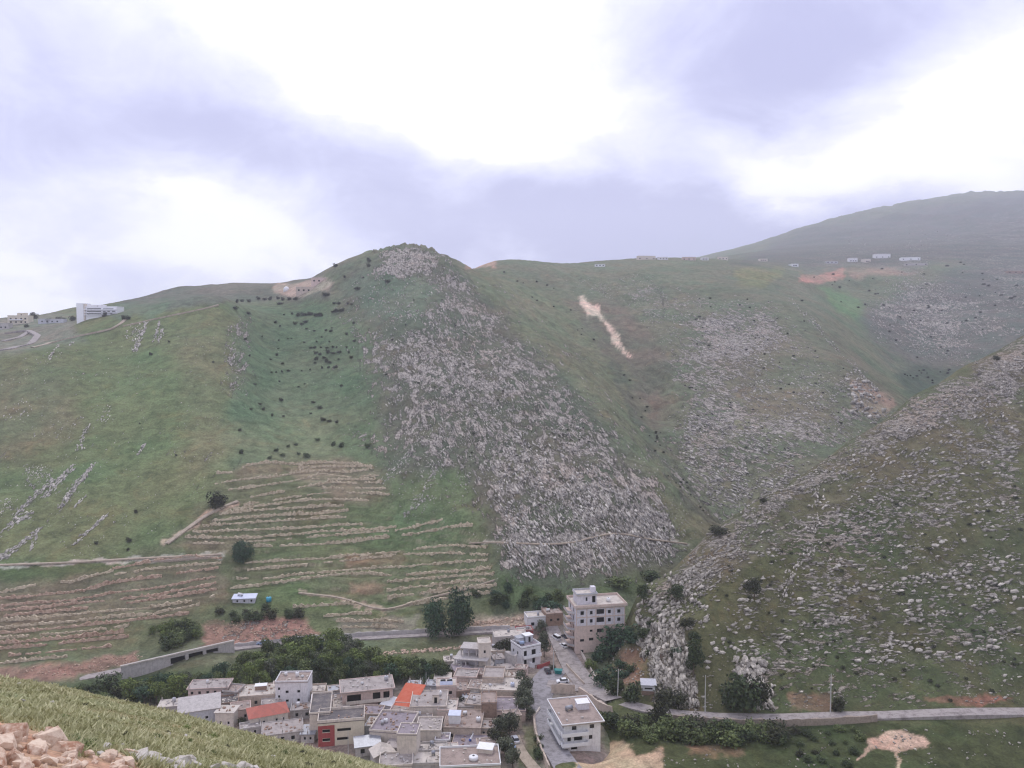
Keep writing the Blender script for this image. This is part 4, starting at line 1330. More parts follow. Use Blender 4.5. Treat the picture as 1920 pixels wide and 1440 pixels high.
ground_wall('parapet_wall', 'thin pale kerb wall curving round the dark trees on the street', [(1012, 1330), (1004, 1345), (990, 1352), (984, 1346)], 1.0, 0.4, M['cream'], rough=0.05, k=2)
ground_wall('parapet_wall', 'narrow pale wall between the two arms of the road junction', [(1062, 1250), (1082, 1272), (1098, 1288)], 1.2, 0.35, M['tan'], rough=0.05, k=3)
ground_wall('retaining_wall', 'mottled stone retaining wall under the hillside road', [(1262, 1352), (1340, 1359), (1450, 1362), (1560, 1358), (1650, 1352)], 2.1, 0.7, M['stone'], rough=0.08, k=6, below=1.5)
ground_wall('retaining_wall', 'tan stone retaining wall under the road behind the white edged house', [(1086, 1302), (1108, 1316), (1128, 1334), (1150, 1340)], 2.6, 0.8, M['tan'], rough=0.05, k=2, below=2)
ground_wall('retaining_wall', 'smooth tan retaining wall below the parked white car at the junction', [(1034, 1300), (1058, 1299), (1084, 1301)], 3.2, 0.7, M['tan'], rough=0.03, k=2, below=2)
ground_wall('retaining_wall', 'rounded bare concrete retaining wall left of the white house', [(948, 1250), (952, 1256), (962, 1259), (972, 1260)], 6.0, 0.8, M['concrete'], rough=0.03, k=1, below=2)
# white rubble bank between road and wood
rk = Rocks()
for (x0, y0), (x1, y1), n in (((670, 1222), (700, 1232), 40), ((695, 1231), (760, 1222), 90), ((760, 1224), (880, 1213), 140), ((880, 1170), (985, 1160), 120), ((885, 1178), (985, 1172), 90)):
    rk.band((x0, y0), (x1, y1), n, 2.6, 2.5, 7, asp=1.4, flat=0.8, only=LAND, streak=(5, 0))
tag(rk.joined('rubble_bank', MAT_RUBBLE), 'long bank of whitish rubble stones between the left road and the wood', 'rubble', kind='stuff')
rk = Rocks()
rk.area([(385, 1178), (470, 1160), (555, 1162), (590, 1188), (440, 1212)], 260, 2.0, 6, 20, -0.3, 2, asp=1.4, flat=0.8, only=LAND)
rk.area([(-10, 1268), (150, 1245), (265, 1226), (260, 1242), (120, 1268)], 200, 1.8, 5, 20, -0.3, 2, asp=1.4, flat=0.8, only=LAND)
tag(rk.joined('earth_clods', M['terrace_red']), 'loose reddish clods and stones on the two bare earth cuts above the left road', 'rubble', kind='stuff')

# ------------------------------------------------------------------ buildings
FACES = {'f': lambda w, d: ((-w / 2, 0), (1, 0), (0, -1), w), 'r': lambda w, d: ((w / 2, 0), (0, 1), (1, 0), d),
         'b': lambda w, d: ((w / 2, d), (-1, 0), (0, 1), w), 'l': lambda w, d: ((-w / 2, d), (0, -1), (-1, 0), d)}


def facade(mb, o, u, n, L, z0, z1, holes, rev=0.22):
    us = sorted({0.0, L} | {x for h in holes for x in (h[0], h[0] + h[2])})
    vs_ = sorted({z0, z1} | {x for h in holes for x in (h[1], h[1] + h[3])})

    def pt(a, v, dn=0.0):
        return (o[0] + u[0] * a - n[0] * dn, o[1] + u[1] * a - n[1] * dn, v)
    for i in range(len(us) - 1):
        for j in range(len(vs_) - 1):
            cu, cv_ = (us[i] + us[i + 1]) / 2, (vs_[j] + vs_[j + 1]) / 2
            if any(h[0] < cu < h[0] + h[2] and h[1] < cv_ < h[1] + h[3] for h in holes):
                continue
            mb.add([pt(us[i], vs_[j]), pt(us[i + 1], vs_[j]), pt(us[i + 1], vs_[j + 1]), pt(us[i], vs_[j + 1])], [(0, 1, 2, 3)])
    for a, v, hw, hh in holes:
        A, B_, C_, D_ = (a, v), (a + hw, v), (a + hw, v + hh), (a, v + hh)
        for p, q in ((A, B_), (B_, C_), (C_, D_), (D_, A)):
            mb.add([pt(*p), pt(*q), pt(*q, rev), pt(*p, rev)], [(0, 3, 2, 1)])


def panes(root, o, u, n, holes, rev, frame, glass):
    for a, v, hw, hh in holes:
        def pt(x, z, dn):
            return (o[0] + u[0] * x - n[0] * dn, o[1] + u[1] * x - n[1] * dn, z)
        if frame is None:
            MB().add([pt(a, v, rev), pt(a + hw, v, rev), pt(a + hw, v + hh, rev), pt(a, v + hh, rev)], [(0, 1, 2, 3)]).build('window_dark', M['dark_fill'], root)  # near-black sheet stands in for the unlit room behind
            continue
        t = 0.09
        fm = MB()
        for x0, x1, z0, z1 in ((a, a + hw, v, v + t), (a, a + hw, v + hh - t, v + hh), (a, a + t, v + t, v + hh - t), (a + hw - t, a + hw, v + t, v + hh - t)):
            fm.add([pt(x0, z0, rev - 0.08), pt(x1, z0, rev - 0.08), pt(x1, z1, rev - 0.08), pt(x0, z1, rev - 0.08)], [(0, 1, 2, 3)])
        w_ = fm.build('window', M[frame], root)
        MB().add([pt(a + t / 2, v + t / 2, rev - 0.02), pt(a + hw - t / 2, v + t / 2, rev - 0.02), pt(a + hw - t / 2, v + hh - t / 2, rev - 0.02), pt(a + t / 2, v + hh - t / 2, rev - 0.02)],
                 [(0, 1, 2, 3)]).build('pane', M[glass], w_)


def ring(mb, x0, x1, y0, y1, z0, z1, t):
    mb.box(x0, x1, y0, y0 + t, z0, z1).box(x0, x1, y1 - t, y1, z0, z1).box(x0, x0 + t, y0 + t, y1 - t, z0, z1).box(x1 - t, x1, y0 + t, y1 - t, z0, z1)


def rows(face, vs_, us, ww=1.0, hh=1.2):
    return [(face, u, v, ww, hh) for v in vs_ for u in us]


HOUSES = {}
ALLH = []


def house(label, px, py, w, d, h, yaw=0, wall='cream', roof='flat', rmat='roof_grey', wins=(), frame=None, par=0.45, over=0.12, edge=None, balc=(), door=None,
          clutter=0, stair=None, bands=(), name='house', cat='house', group=None, below=4.0, only=LAND, pos=None, key=None, lower=None, rh=2.2, base=None, annex=()):
    p = pos or gp(px, py, only)
    root = empty(name, p, R(yaw))
    tag(root, label, cat, group)
    root['size'] = (w, d, h)
    holes = {k: [] for k in 'frbl'}
    for fc, u, v, ww, hh in wins:
        holes[fc].append((u - ww / 2, v, ww, hh))
    mb, lo = MB(), MB()
    for k in 'frbl':
        o, u, n, L = FACES[k](w, d)
        if lower:
            z = lower[0]
            facade(mb, o, u, n, L, z, h, [q for q in holes[k] if q[1] >= z])
            facade(lo, o, u, n, L, -below, z, [q for q in holes[k] if q[1] < z])
        else:
            facade(mb, o, u, n, L, -below, h, holes[k])
        panes(root, o, u, n, holes[k], 0.22, frame, 'glass')
    mb.build('wall', M[wall], root)
    if lower:
        lo.build('lower_wall', M[lower[1]], root)
    x0, x1, y0, y1 = -w / 2 - over, w / 2 + over, -over, d + over
    if roof == 'flat':
        r = MB().box(x0, x1, y0, y1, h + 0.002, h + 0.2).build('roof', M[rmat], root)
        if par > 0:
            q = MB()
            ring(q, x0 + 0.02, x1 - 0.02, y0 + 0.02, y1 - 0.02, h + 0.202, h + 0.2 + par, 0.2)
            q.build('parapet', M[edge or wall], r)
        zt = h + 0.2
        if clutter:
            q = MB()
            for _ in range(clutter):
                cx_, cy_ = random.uniform(x0 + 0.8, x1 - 0.8), random.uniform(y0 + 0.8, y1 - 0.8)
                s1, s2, s3 = random.uniform(0.1, 0.45), random.uniform(0.1, 0.5), random.uniform(0.08, 0.45)
                q.box(cx_ - s1, cx_ + s1, cy_ - s2, cy_ + s2, zt - 0.01, zt + s3)
            tag(q.build('clutter', M[random.choice(['roof_light', 'concrete', 'brown', 'roof_grey'])], r), kind='stuff')
    elif roof in ('gable_x', 'gable_y', 'hip', 'shed', 'shed_l'):
        xa, xb, ya, yb = x0 - 0.3, x1 + 0.3, y0 - 0.3, y1 + 0.3
        t = 0.18
        if roof == 'hip':
            ins = min(w, d) * 0.5
            if w >= d:
                top = [(xa + ins, d / 2, h + rh), (xb - ins, d / 2, h + rh)]
                fs = [(0, 1, 5, 4), (1, 2, 5), (2, 3, 4, 5), (3, 0, 4), (0, 3, 2, 1)]
            else:
                top = [(0, ya + ins, h + rh), (0, yb - ins, h + rh)]
                fs = [(0, 1, 4), (1, 2, 5, 4), (2, 3, 5), (3, 0, 4, 5), (0, 3, 2, 1)]
            vs_ = [(xa, ya, h), (xb, ya, h), (xb, yb, h), (xa, yb, h)] + top
            MB().add(vs_, fs).build('roof', M[rmat], root)
        else:
            if roof == 'gable_x':
                prof, dirx = [(ya, h - 0.1), (d / 2, h + rh), (yb, h - 0.1)], True
            elif roof == 'gable_y':
                prof, dirx = [(xa, h - 0.1), (0, h + rh), (xb, h - 0.1)], False
            elif roof == 'shed':
                prof, dirx = [(ya, h), (yb, h + rh)], True
            else:
                prof, dirx = [(xa, h), (xb, h + rh)], False
            q, g = MB(), MB()
            for (a, za), (c_, zc_) in zip(prof[:-1], prof[1:]):
                if dirx:
                    vs_ = [(xa, a, za), (xb, a, za), (xb, c_, zc_), (xa, c_, zc_)]
                else:
                    vs_ = [(a, yb, za), (a, ya, za), (c_, ya, zc_), (c_, yb, zc_)]
                vs_ = vs_ + [(x, y, z + t) for x, y, z in vs_]
                q.add(vs_, [(0, 3, 2, 1), (4, 5, 6, 7), (0, 1, 5, 4), (1, 2, 6, 5), (2, 3, 7, 6), (3, 0, 4, 7)])
            q.build('roof', M[rmat], root)
            if roof == 'gable_x':
                for sx in (-w / 2, w / 2):
                    g.add([(sx, 0, h), (sx, d, h), (sx, d / 2, h + rh)], [(0, 1, 2)])
            elif roof == 'gable_y':
                for sy in (0, d):
                    g.add([(-w / 2, sy, h), (w / 2, sy, h), (0, sy, h + rh)], [(0, 1, 2)])
            elif roof == 'shed':
                g.add([(-w / 2, 0, h), (-w / 2, d, h), (-w / 2, d, h + rh)], [(0, 1, 2)]).add([(w / 2, 0, h), (w / 2, d, h), (w / 2, d, h + rh)], [(0, 1, 2)]).add([(-w / 2, d, h), (w / 2, d, h), (w / 2, d, h + rh), (-w / 2, d, h + rh)], [(0, 1, 2, 3)])
            else:
                g.add([(-w / 2, 0, h), (w / 2, 0, h), (w / 2, 0, h + rh)], [(0, 1, 2)]).add([(-w / 2, d, h), (w / 2, d, h), (w / 2, d, h + rh)], [(0, 1, 2)]).add([(w / 2, 0, h), (w / 2, d, h), (w / 2, d, h + rh), (w / 2, 0, h + rh)], [(0, 1, 2, 3)])
            g.build('gable_wall', M[wall], root)
    for z in bands:                                        # projecting floor slabs
        MB().box(-w / 2 - 0.14, w / 2 + 0.14, -0.14, d + 0.14, z - 0.12, z + 0.12).build('floor_slab', M[edge or 'concrete'], root)
    for fc, u0, u1, v, dep, mt in balc:
        q, rl = MB(), MB()
        if fc == 'f':
            q.box(-w / 2 + u0, -w / 2 + u1, -dep, -0.01, v - 0.15, v)
            rl.box(-w / 2 + u0, -w / 2 + u1, -dep, -dep + 0.12, v + 0.002, v + 0.95).box(-w / 2 + u0, -w / 2 + u0 + 0.12, -dep + 0.12, -0.01, v + 0.002, v + 0.95).box(-w / 2 + u1 - 0.12, -w / 2 + u1, -dep + 0.12, -0.01, v + 0.002, v + 0.95)
        elif fc == 'l':
            ya, yb = d - u1, d - u0
            q.box(-w / 2 - dep, -w / 2 - 0.01, ya, yb, v - 0.15, v)
            rl.box(-w / 2 - dep, -w / 2 - dep + 0.12, ya, yb, v + 0.002, v + 0.95).box(-w / 2 - dep + 0.12, -w / 2 - 0.01, ya, ya + 0.12, v + 0.002, v + 0.95).box(-w / 2 - dep + 0.12, -w / 2 - 0.01, yb - 0.12, yb, v + 0.002, v + 0.95)
        else:
            q.box(w / 2 + 0.01, w / 2 + dep, u0, u1, v - 0.15, v)
            rl.box(w / 2 + dep - 0.12, w / 2 + dep, u0, u1, v + 0.002, v + 0.95).box(w / 2 + 0.01, w / 2 + dep - 0.12, u0, u0 + 0.12, v + 0.002, v + 0.95).box(w / 2 + 0.01, w / 2 + dep - 0.12, u1 - 0.12, u1, v + 0.002, v + 0.95)
        bo = q.build('balcony', M[mt], root)
        rl.build('railing', M[mt], bo)
    if stair:
        sx, sy, sw, sd, sh, mt = stair
        st = MB().box(sx - sw / 2, sx + sw / 2, sy, sy + sd, h + 0.2, h + 0.2 + sh).build('stair_head', M[mt], root)
        MB().box(sx - sw / 2 - 0.15, sx + sw / 2 + 0.15, sy - 0.15, sy + sd + 0.15, h + 0.202 + sh, h + 0.36 + sh).build('roof_slab', M[edge or rmat], st)
        MB().box(sx - 0.45, sx + 0.45, sy - 0.02, sy + 0.05, h + 0.25, h + 2.1).build('door', M['dark_fill'], st)
    for ax0, ax1, ay0, ay1, ah, mt, rm in annex:
        an = MB().box(ax0, ax1, ay0, ay1, -below, ah).build('annex', M[mt], root)
        rr = MB().box(ax0 - 0.1, ax1 + 0.1, ay0 - 0.1, ay1 + 0.1, ah + 0.002, ah + 0.18).build('annex_roof', M[rm], an)
        q = MB()
        ring(q, ax0 - 0.08, ax1 + 0.08, ay0 - 0.08, ay1 + 0.08, ah + 0.182, ah + 0.75, 0.2)
        q.build('annex_parapet', M[edge or mt], an)
    if door:
        MB().box(-w / 2 + door[0] - 0.5, -w / 2 + door[0] + 0.5, -0.04, 0.02, 0.02, 2.1).build('door', M[door[1]], root)
    ALLH.append((label, root, roof))
    if roof == 'flat' and w < 17 and h < 14 and random.random() < 0.55:      # unfinished columns with bent rebar
        for sx, sy in random.sample([(-1, 0), (1, 0), (-1, 1), (1, 1), (0, 0), (0, 1)], random.randint(2, 5)):
            cx_, cy_, ch = sx * (w / 2 - 0.25), 0.25 + sy * (d - 0.5), random.uniform(0.5, 1.3)
            st_ = MB().box(cx_ - 0.16, cx_ + 0.16, cy_ - 0.16, cy_ + 0.16, h + 0.21, h + 0.2 + ch).build('column_stub', M['concrete'], root)
            MB().bar((cx_, cy_, h + ch), (cx_ + random.uniform(-0.2, 0.2), cy_, h + ch + 0.9), 0.05, 4).build('rebar', M['brown'], st_)
    if key:
        HOUSES[key] = root
    return root


def on(root, x, y, z=None):
    """world point on a house's roof, from the house's own axes"""
    w, d, h = root['size']
    bpy.context.view_layer.update()
    return root.matrix_world @ Vector((x, y, (h + 0.2) if z is None else z))


print('houses...')
house('long faded pink house with grey slab roof at the village\'s left end', 390, 1320, 12.5, 6.5, 5.2, 6, 'pink', rmat='roof_grey', wins=rows('f', (0.9, 3.4), (1.2, 3.6, 6.2, 8.6, 11), 0.9, 1.0), frame='wood', clutter=14, par=0.2, over=0.5, key='pink_long')
house('pale grey plastered house with shed roof above the grassy brow', 374, 1362, 12, 8, 5.0, 20, 'greyblue', roof='shed', rmat='concrete', rh=1.4, wins=[('f', 2.2, 1.6, 1.0, 1.0), ('f', 4.0, 0.6, 0.9, 1.0), ('f', 8.2, 2.0, 1.0, 1.0)], frame='white', key='grey_shed')
house('low house with cream slab roof, farthest left of the village', 325, 1340, 9, 5, 2.8, 12, 'concrete', rmat='roof_light', par=0, clutter=5, over=0.4, wins=[('f', 3, 0.8, 1, 1)])
house('flat cream roofed house behind the faded red hip roof', 480, 1326, 12, 9, 3.6, 10, 'tan', rmat='roof_light', par=0.25, clutter=12, wins=rows('f', (1.0,), (2.5, 6, 9.5)), frame='wood', key='cream_flat')
house('cottage with faded red hip roof and cream walls', 505, 1366, 11.5, 7.5, 4.2, 24, 'cream', roof='hip', rmat='tile_red', rh=2.0, wins=rows('f', (1.4,), (2, 4.2, 8, 10), 0.8, 1.4), frame='white', door=(6.0, 'brown'))
house('white three storey cube house with rubble on its roof', 547, 1327, 10.5, 8, 8.4, 3, 'white', rmat='roof_brown', par=0.5, clutter=16, wins=[('f', 1.2, 6.0, 0.7, 0.9), ('f', 3.8, 4.9, 1.0, 0.9), ('f', 7.6, 5.0, 0.9, 0.9), ('f', 1.2, 3.4, 0.7, 0.9), ('f', 3.8, 2.0, 1.0, 0.8), ('f', 7.5, 2.1, 0.9, 0.9), ('f', 1.2, 0.3, 1.4, 1.6)], key='white_cube')
house('angled yellowish building with a red corner and dark sunken roof', 640, 1397, 13.5, 8, 7.0, 10, 'yellow', rmat='roof_dark', par=0.8, edge='cream', wins=[('f', 2.4, 4.2, 2.2, 0.9), ('f', 2.4, 1.5, 2.2, 0.9), ('f', 7.6, 4.2, 4.0, 0.9), ('f', 7.2, 1.5, 3.4, 0.9)],
      annex=[(-9.5, -3.4, 5.0, 19, 7.6, 'cream', 'roof_dark')], clutter=10, key='yellow_red')
_r = HOUSES['yellow_red']
_f = MB()
for z0_, z1_ in ((1.4, 2.5), (4.1, 5.2)):
    for x0_, x1_ in ((-6.7, -5.47), (-3.23, -1.9)):
        _f.add([(x0_, -0.03, z0_), (x1_, -0.03, z0_), (x1_, -0.03, z1_), (x0_, -0.03, z1_)], [(0, 1, 2, 3)])
_f.add([(-6.7, -0.03, -3), (-1.9, -0.03, -3), (-1.9, -0.03, 1.4), (-6.7, -0.03, 1.4)], [(0, 1, 2, 3)]).add([(-6.7, -0.03, 2.5), (-1.9, -0.03, 2.5), (-1.9, -0.03, 4.1), (-6.7, -0.03, 4.1)], [(0, 1, 2, 3)]).add([(-6.7, -0.03, 5.2), (-1.9, -0.03, 5.2), (-1.9, -0.03, 6.3), (-6.7, -0.03, 6.3)], [(0, 1, 2, 3)]).build('red_facing', M['red'], _r)['label'] = 'brick red painted corner'
house('low grey house with debris covered roof in front of the red hip roof', 530, 1394, 12, 8.5, 2.8, 16, 'concrete', rmat='roof_grey', par=0.2, clutter=22, wins=rows('f', (0.8,), (2, 6, 9)))
house('pink house with two floors of dark balconies and patchy grey roof', 690, 1335, 16, 9, 7.2, 14, 'pink', rmat='roof_grey', par=0.15, over=0.8, clutter=18, frame=None,
      wins=[('l', 3, 4.6, 0.9, 0.9), ('l', 6, 4.6, 0.9, 0.9), ('l', 3, 1.4, 0.9, 0.9), ('l', 6, 1.4, 0.9, 0.9), ('f', 3.6, 4.0, 4.4, 2.2), ('f', 10.8, 4.0, 2.4, 2.2), ('f', 14, 4.0, 2.0, 2.2), ('f', 2.8, 0.4, 3.4, 2.4), ('f', 7.0, 1.2, 0.9, 0.9), ('f', 9, 0.3, 0.8, 1.9), ('f', 12.5, 0.4, 2.4, 2.3)],
      balc=[('f', 1, 15, 3.7, 1.3, 'cream')], key='pink_balc')
house('long barn like house with bright orange tiled roof', 754, 1349, 6.2, 12, 3.6, -14, 'cream', roof='shed', rmat='tile_orange', rh=2.6, wins=[('f', 2, 1.4, 0.9, 1), ('f', 4.6, 1.4, 0.9, 1)], frame='white', key='orange')
house('small shed with white tin roof left of the orange roof', 728, 1340, 5, 4, 3.0, -20, 'white', roof='shed', rmat='paint_white', rh=0.9)
house('cream house with two small square windows right of the orange roof', 803, 1357, 11.5, 11.5, 5.2, 2, 'cream', rmat='roof_grey', par=0.35, wins=[('f', 3.0, 2.3, 1.1, 0.9), ('f', 6.3, 2.4, 1.0, 0.9), ('f', 9.0, 0.4, 1.0, 0.9)], clutter=10, stair=(2.2, 2.5, 2.0, 3, 2.6, 'cream'), key='cream_two')
house('narrow pinkish block house carrying black water drums', 837, 1322, 6.5, 6, 6.2, 4, 'pink', rmat='roof_light', par=0.3, wins=rows('f', (1.0, 3.6), (1.6, 4.6), 1.0, 1.1), key='solar_house')
house('small cream house with pale green grey roof at the wood\'s edge', 830, 1290, 6, 5, 3.0, 2, 'cream', rmat='roof_light', par=0.25, wins=[('f', 3, 1, 1, 1)])
house('house with cluttered mauve roof terrace above the tall blank walls', 728, 1403, 11.5, 13, 4.6, -8, 'cream', rmat='roof_mauve', par=0.6, edge='cream', wins=[('f', 2, 1.5, 1.0, 1.0), ('f', 8, 1.5, 1, 1)], clutter=20, key='red_terrace')
house('tall narrow blank cream block at the bottom of the village', 763, 1438, 5.6, 6.5, 9.2, -3, 'cream', rmat='roof_mauve', par=0.3, key='tall_blank', clutter=5)
house('cream block beside the tall blank one with junk on its roof', 803, 1402, 7.4, 8.5, 4.8, 0, 'cream', rmat='roof_grey', par=0.5, clutter=16, wins=[('f', 1.5, 1.2, 0.9, 0.9), ('f', 5.5, 1.2, 0.9, 0.9)])
house('tan house with wide bare roof and rusty fence below', 866, 1388, 11.5, 12, 3.6, -3, 'tan', rmat='roof_brown', par=0.3, clutter=8, wins=rows('f', (0.8,), (2.5, 8.5)), key='tan_wide')
house('low terrace roof with scattered blue and white things', 880, 1417, 11, 9, 1.6, -4, 'tan', rmat='roof_mauve', par=0.3, clutter=10, key='low_terrace')
house('house with white scalloped roof edge at the bottom of the picture', 882, 1472, 16.5, 10.5, 5.0, 5, 'cream', rmat='roof_brown', par=0.55, edge='paint_white', clutter=12, key='scallop', wins=rows('f', (1.5,), (3, 8, 13)))
house('tin roofed shed beside the near grassy brow', 690, 1417, 7, 4.6, 2.8, 14, 'concrete', roof='shed', rmat='metal', rh=0.8, wins=[('f', 2, 0.8, 1.2, 1.4), ('f', 5, 0.8, 1.2, 1.2)])
house('small gabled grey hut partly behind the grassy brow', 722, 1436, 6, 5, 3.0, 24, 'concrete', roof='gable_y', rmat='roof_light', rh=1.3, wins=[('f', 3, 1, 0.9, 1.3)])
house('grey concrete hut with broken roof beneath the cream block', 808, 1432, 9, 5.5, 3.0, 4, 'concrete', rmat='roof_light', par=0.5, clutter=18, wins=rows('f', (0.4,), (1.6, 4.5, 7.4), 1.3, 1.9))
house('slim cream tower house with two stacked windows', 909, 1264, 4.4, 5.5, 11, 8, 'cream', rmat='roof_light', par=0.4, frame='white', wins=rows('f', (2.0, 5.0, 7.6), (2.2,), 0.9, 1.2), key='tower')
house('wide tan house with stepped bare roofs in the village centre', 938, 1320, 13.5, 11, 4.2, -4, 'tan', rmat='roof_light', par=0.4, clutter=14, wins=rows('f', (1.2,), (2, 5, 9, 12)), annex=[(-6.5, 0.5, 6, 15, 5.8, 'tan', 'roof_grey')], key='stepped')
house('low house under a cracked light concrete roof in the village centre', 938, 1292, 12, 7, 3.2, -6, 'tan', rmat='roof_light', par=0.3, clutter=8, wins=rows('f', (0.9,), (2, 6, 10)))
house('brownish house with bare mauve roof left of the dark street trees', 954, 1354, 10.5, 9.5, 3.4, -2, 'beige', rmat='roof_mauve', par=0.35, clutter=6, wins=rows('f', (1.0,), (2.2, 7.8)), key='mauve_roof')
house('narrow windowless brown house in the middle lane', 917, 1357, 4.8, 8, 6.4, 2, 'brown', rmat='roof_brown', par=0.3)
house('tan house with a rusty lean-to in the lane', 890, 1345, 6.5, 8, 3.8, -10, 'tan', rmat='roof_grey', par=0.3, clutter=9, wins=rows('f', (1.0,), (1.6, 4.6)), annex=[(3.4, 6.2, 1, 6, 2.6, 'brown', 'roof_brown')])
house('rusty roofed store behind the narrow pinkish house', 862, 1316, 7, 7, 3.4, 12, 'brown', rmat='roof_brown', par=0.2, clutter=9, wins=rows('f', (0.8,), (1.6, 5.0)))
house('small ochre house with cluttered roof terrace beside the tower house', 872, 1294, 8, 7, 4.2, -6, 'beige', rmat='roof_grey', par=0.5, clutter=10, wins=rows('f', (1.2,), (2, 6)))
house('white house with balcony and sloping white side wall at the junction', 996, 1248, 8.2, 8, 7.0, 30, 'white', rmat='roof_mauve', par=0.6, edge='paint_white', frame=None, wins=[('f', 1.6, 4.0, 1.3, 2.0), ('f', 5.2, 4.0, 1.8, 2.0), ('f', 1.6, 0.8, 1.2, 1.9), ('f', 5.2, 0.8, 1.2, 1.9), ('l', 2, 4, 1, 1.2), ('l', 5, 4, 1, 1.2)],
      balc=[('f', 0.4, 7.8, 3.6, 1.4, 'paint_white')], stair=(1.8, 4.2, 3.2, 3, 2.4, 'greyblue'), key='white_bal')
house('small house with red painted side wall behind the white balcony house', 985, 1200, 6.5, 5, 3.6, 10, 'red', rmat='roof_grey', par=0.3, wins=[('f', 4.5, 1, 1, 1.1)], clutter=5)
house('grey house with broad concrete roof behind the white balcony house', 958, 1214, 13, 8, 4.0, 8, 'concrete', rmat='roof_light', par=0.4, clutter=8, wins=rows('f', (0.8,), (2.5, 6.5, 10.5), 1.6, 1.6))
house('white house with flat white roof frame beside the tall block', 1008, 1178, 8.5, 6.5, 4.4, 12, 'paint_white', rmat='roof_light', par=0.5, edge='paint_white', wins=[('f', 2.2, 1.2, 1.4, 1.4), ('f', 6, 1.2, 1.2, 1.4)], key='white_frame')
house('brown stone annexe stepping up the bank beside the tall block', 1040, 1176, 7, 8, 5.4, 14, 'brown', rmat='roof_brown', par=0.3, clutter=8, wins=[('f', 2, 2.6, 1.0, 1.0), ('f', 5, 2.6, 1.2, 1.0)])

# small houses packed between the larger ones
for lb, px, py, w, d, h, yaw, wl, rm in (
        ('low tan store right of the white cube house', 592, 1316, 6, 6, 3, 8, 'tan', 'roof_light'), ('grey lean-to under the white cube house', 566, 1348, 7, 5, 2.6, 10, 'concrete', 'roof_grey'),
        ('small pink store left of the faded red hip roof', 452, 1352, 6, 6, 3.4, 20, 'pink', 'roof_brown'), ('dark roofed store between grey shed roof and pink long house', 428, 1338, 6, 6, 3, 15, 'brown', 'roof_dark'),
        ('grey store below the faded red hip roof', 470, 1382, 6, 4, 2.4, 20, 'concrete', 'roof_grey'), ('cream porch house left of the pink balcony house', 640, 1345, 5, 6, 3, 10, 'cream', 'roof_light'),
        ('tan house squeezed below the pink balcony house', 690, 1362, 8, 6, 3.6, -4, 'tan', 'roof_mauve'), ('pinkish house wedged under the orange roof', 752, 1362, 8, 7, 3.8, -8, 'pink', 'roof_brown'),
        ('tan house in front of the cream two window house', 788, 1376, 7, 6, 3.2, 2, 'tan', 'roof_grey'), ('beige house right of the cream two window house', 838, 1360, 6, 8, 4.4, 0, 'beige', 'roof_light'),
        ('grey roofed store above the tan wide roof', 868, 1346, 7, 6, 3.4, 4, 'concrete', 'roof_grey'), ('cream store left of the wide tan stepped house', 893, 1312, 6, 7, 3.6, -8, 'cream', 'roof_brown'),
        ('low tan store at the lane head', 965, 1290, 6, 6, 3, -6, 'tan', 'roof_brown'), ('tan roofed store below the narrow brown house', 915, 1384, 6, 6, 2.6, -6, 'tan', 'roof_grey'),
        ('bottom grey house right of the tall blank block', 800, 1458, 8, 7, 3.6, 2, 'concrete', 'roof_light'), ('bottom cream house beside the grassy brow', 742, 1462, 9, 7, 3.6, 6, 'cream', 'roof_grey'),
        ('grey house behind the alley, right of the yellowish building', 702, 1384, 6, 6, 3.4, -6, 'greyblue', 'roof_light'), ('small tan house behind the slim cream tower', 930, 1240, 7, 6, 3.4, 10, 'tan', 'roof_light'),
        ('pinkish house below the slim cream tower', 905, 1284, 7, 5, 3.2, -4, 'pink', 'roof_brown'), ('cream roofed store above the wood\'s right end', 850, 1256, 7, 5, 3, 6, 'cream', 'roof_light')):
    house(lb, px, py, w, d, h, yaw, wl, rmat=rm, par=random.choice([0.2, 0.35, 0.5]), clutter=random.randint(6, 16), wins=rows('f', (0.9,), (w * 0.28, w * 0.72), 0.9, 1.1), frame=random.choice([None, 'wood', 'white']))

# the closest packed small houses of the lanes, alike from up here
bpy.context.view_layer.update()
taken = [(r_.matrix_world @ Vector((0, r_['size'][1] / 2, 0)), max(r_['size'][0], r_['size'][1]) * 0.5) for _, r_, _ in ALLH if r_.location.y < 420]
LANES = [(330, 1330), (430, 1306), (600, 1306), (780, 1300), (870, 1262), (950, 1236), (985, 1262), (975, 1300), (968, 1370), (930, 1440), (780, 1440), (560, 1400), (420, 1368)]
got_ = 0
for _ in range(900):
    if got_ >= 26:
        break
    x_, y_ = random.uniform(330, 985), random.uniform(1236, 1440)
    if polydist(np.array([x_]), np.array([y_]), LANES)[0] < 2:
        continue
    p_ = gp(x_, y_, (0,))
    w_, d_ = random.uniform(3.6, 6.0), random.uniform(3.5, 6.0)
    if any((Vector((p_.x, p_.y + d_ / 2)) - Vector((c_.x, c_.y))).length < r_ * 0.92 + max(w_, d_) * 0.42 for c_, r_ in taken):
        continue
    taken.append((Vector((p_.x, p_.y + d_ / 2, 0)), max(w_, d_) * 0.5))
    house('small weathered flat roofed house squeezed into the village lanes', x_, y_, w_, d_, random.uniform(2.4, 4.6), random.uniform(-14, 18), random.choice(['cream', 'white', 'pink', 'tan', 'concrete', 'greyblue', 'beige']), rmat=random.choice(['roof_grey', 'roof_light', 'roof_brown', 'roof_mauve', 'metal']),
          par=random.choice([0.0, 0.2, 0.4]), over=random.choice([0.1, 0.35]), clutter=random.randint(3, 8), wins=rows('f', (0.9,), (w_ * 0.3, w_ * 0.72), 0.8, 1.0), frame=random.choice([None, 'wood', 'white']), group='small houses of the village lanes')
    got_ += 1
print('lane houses', got_)

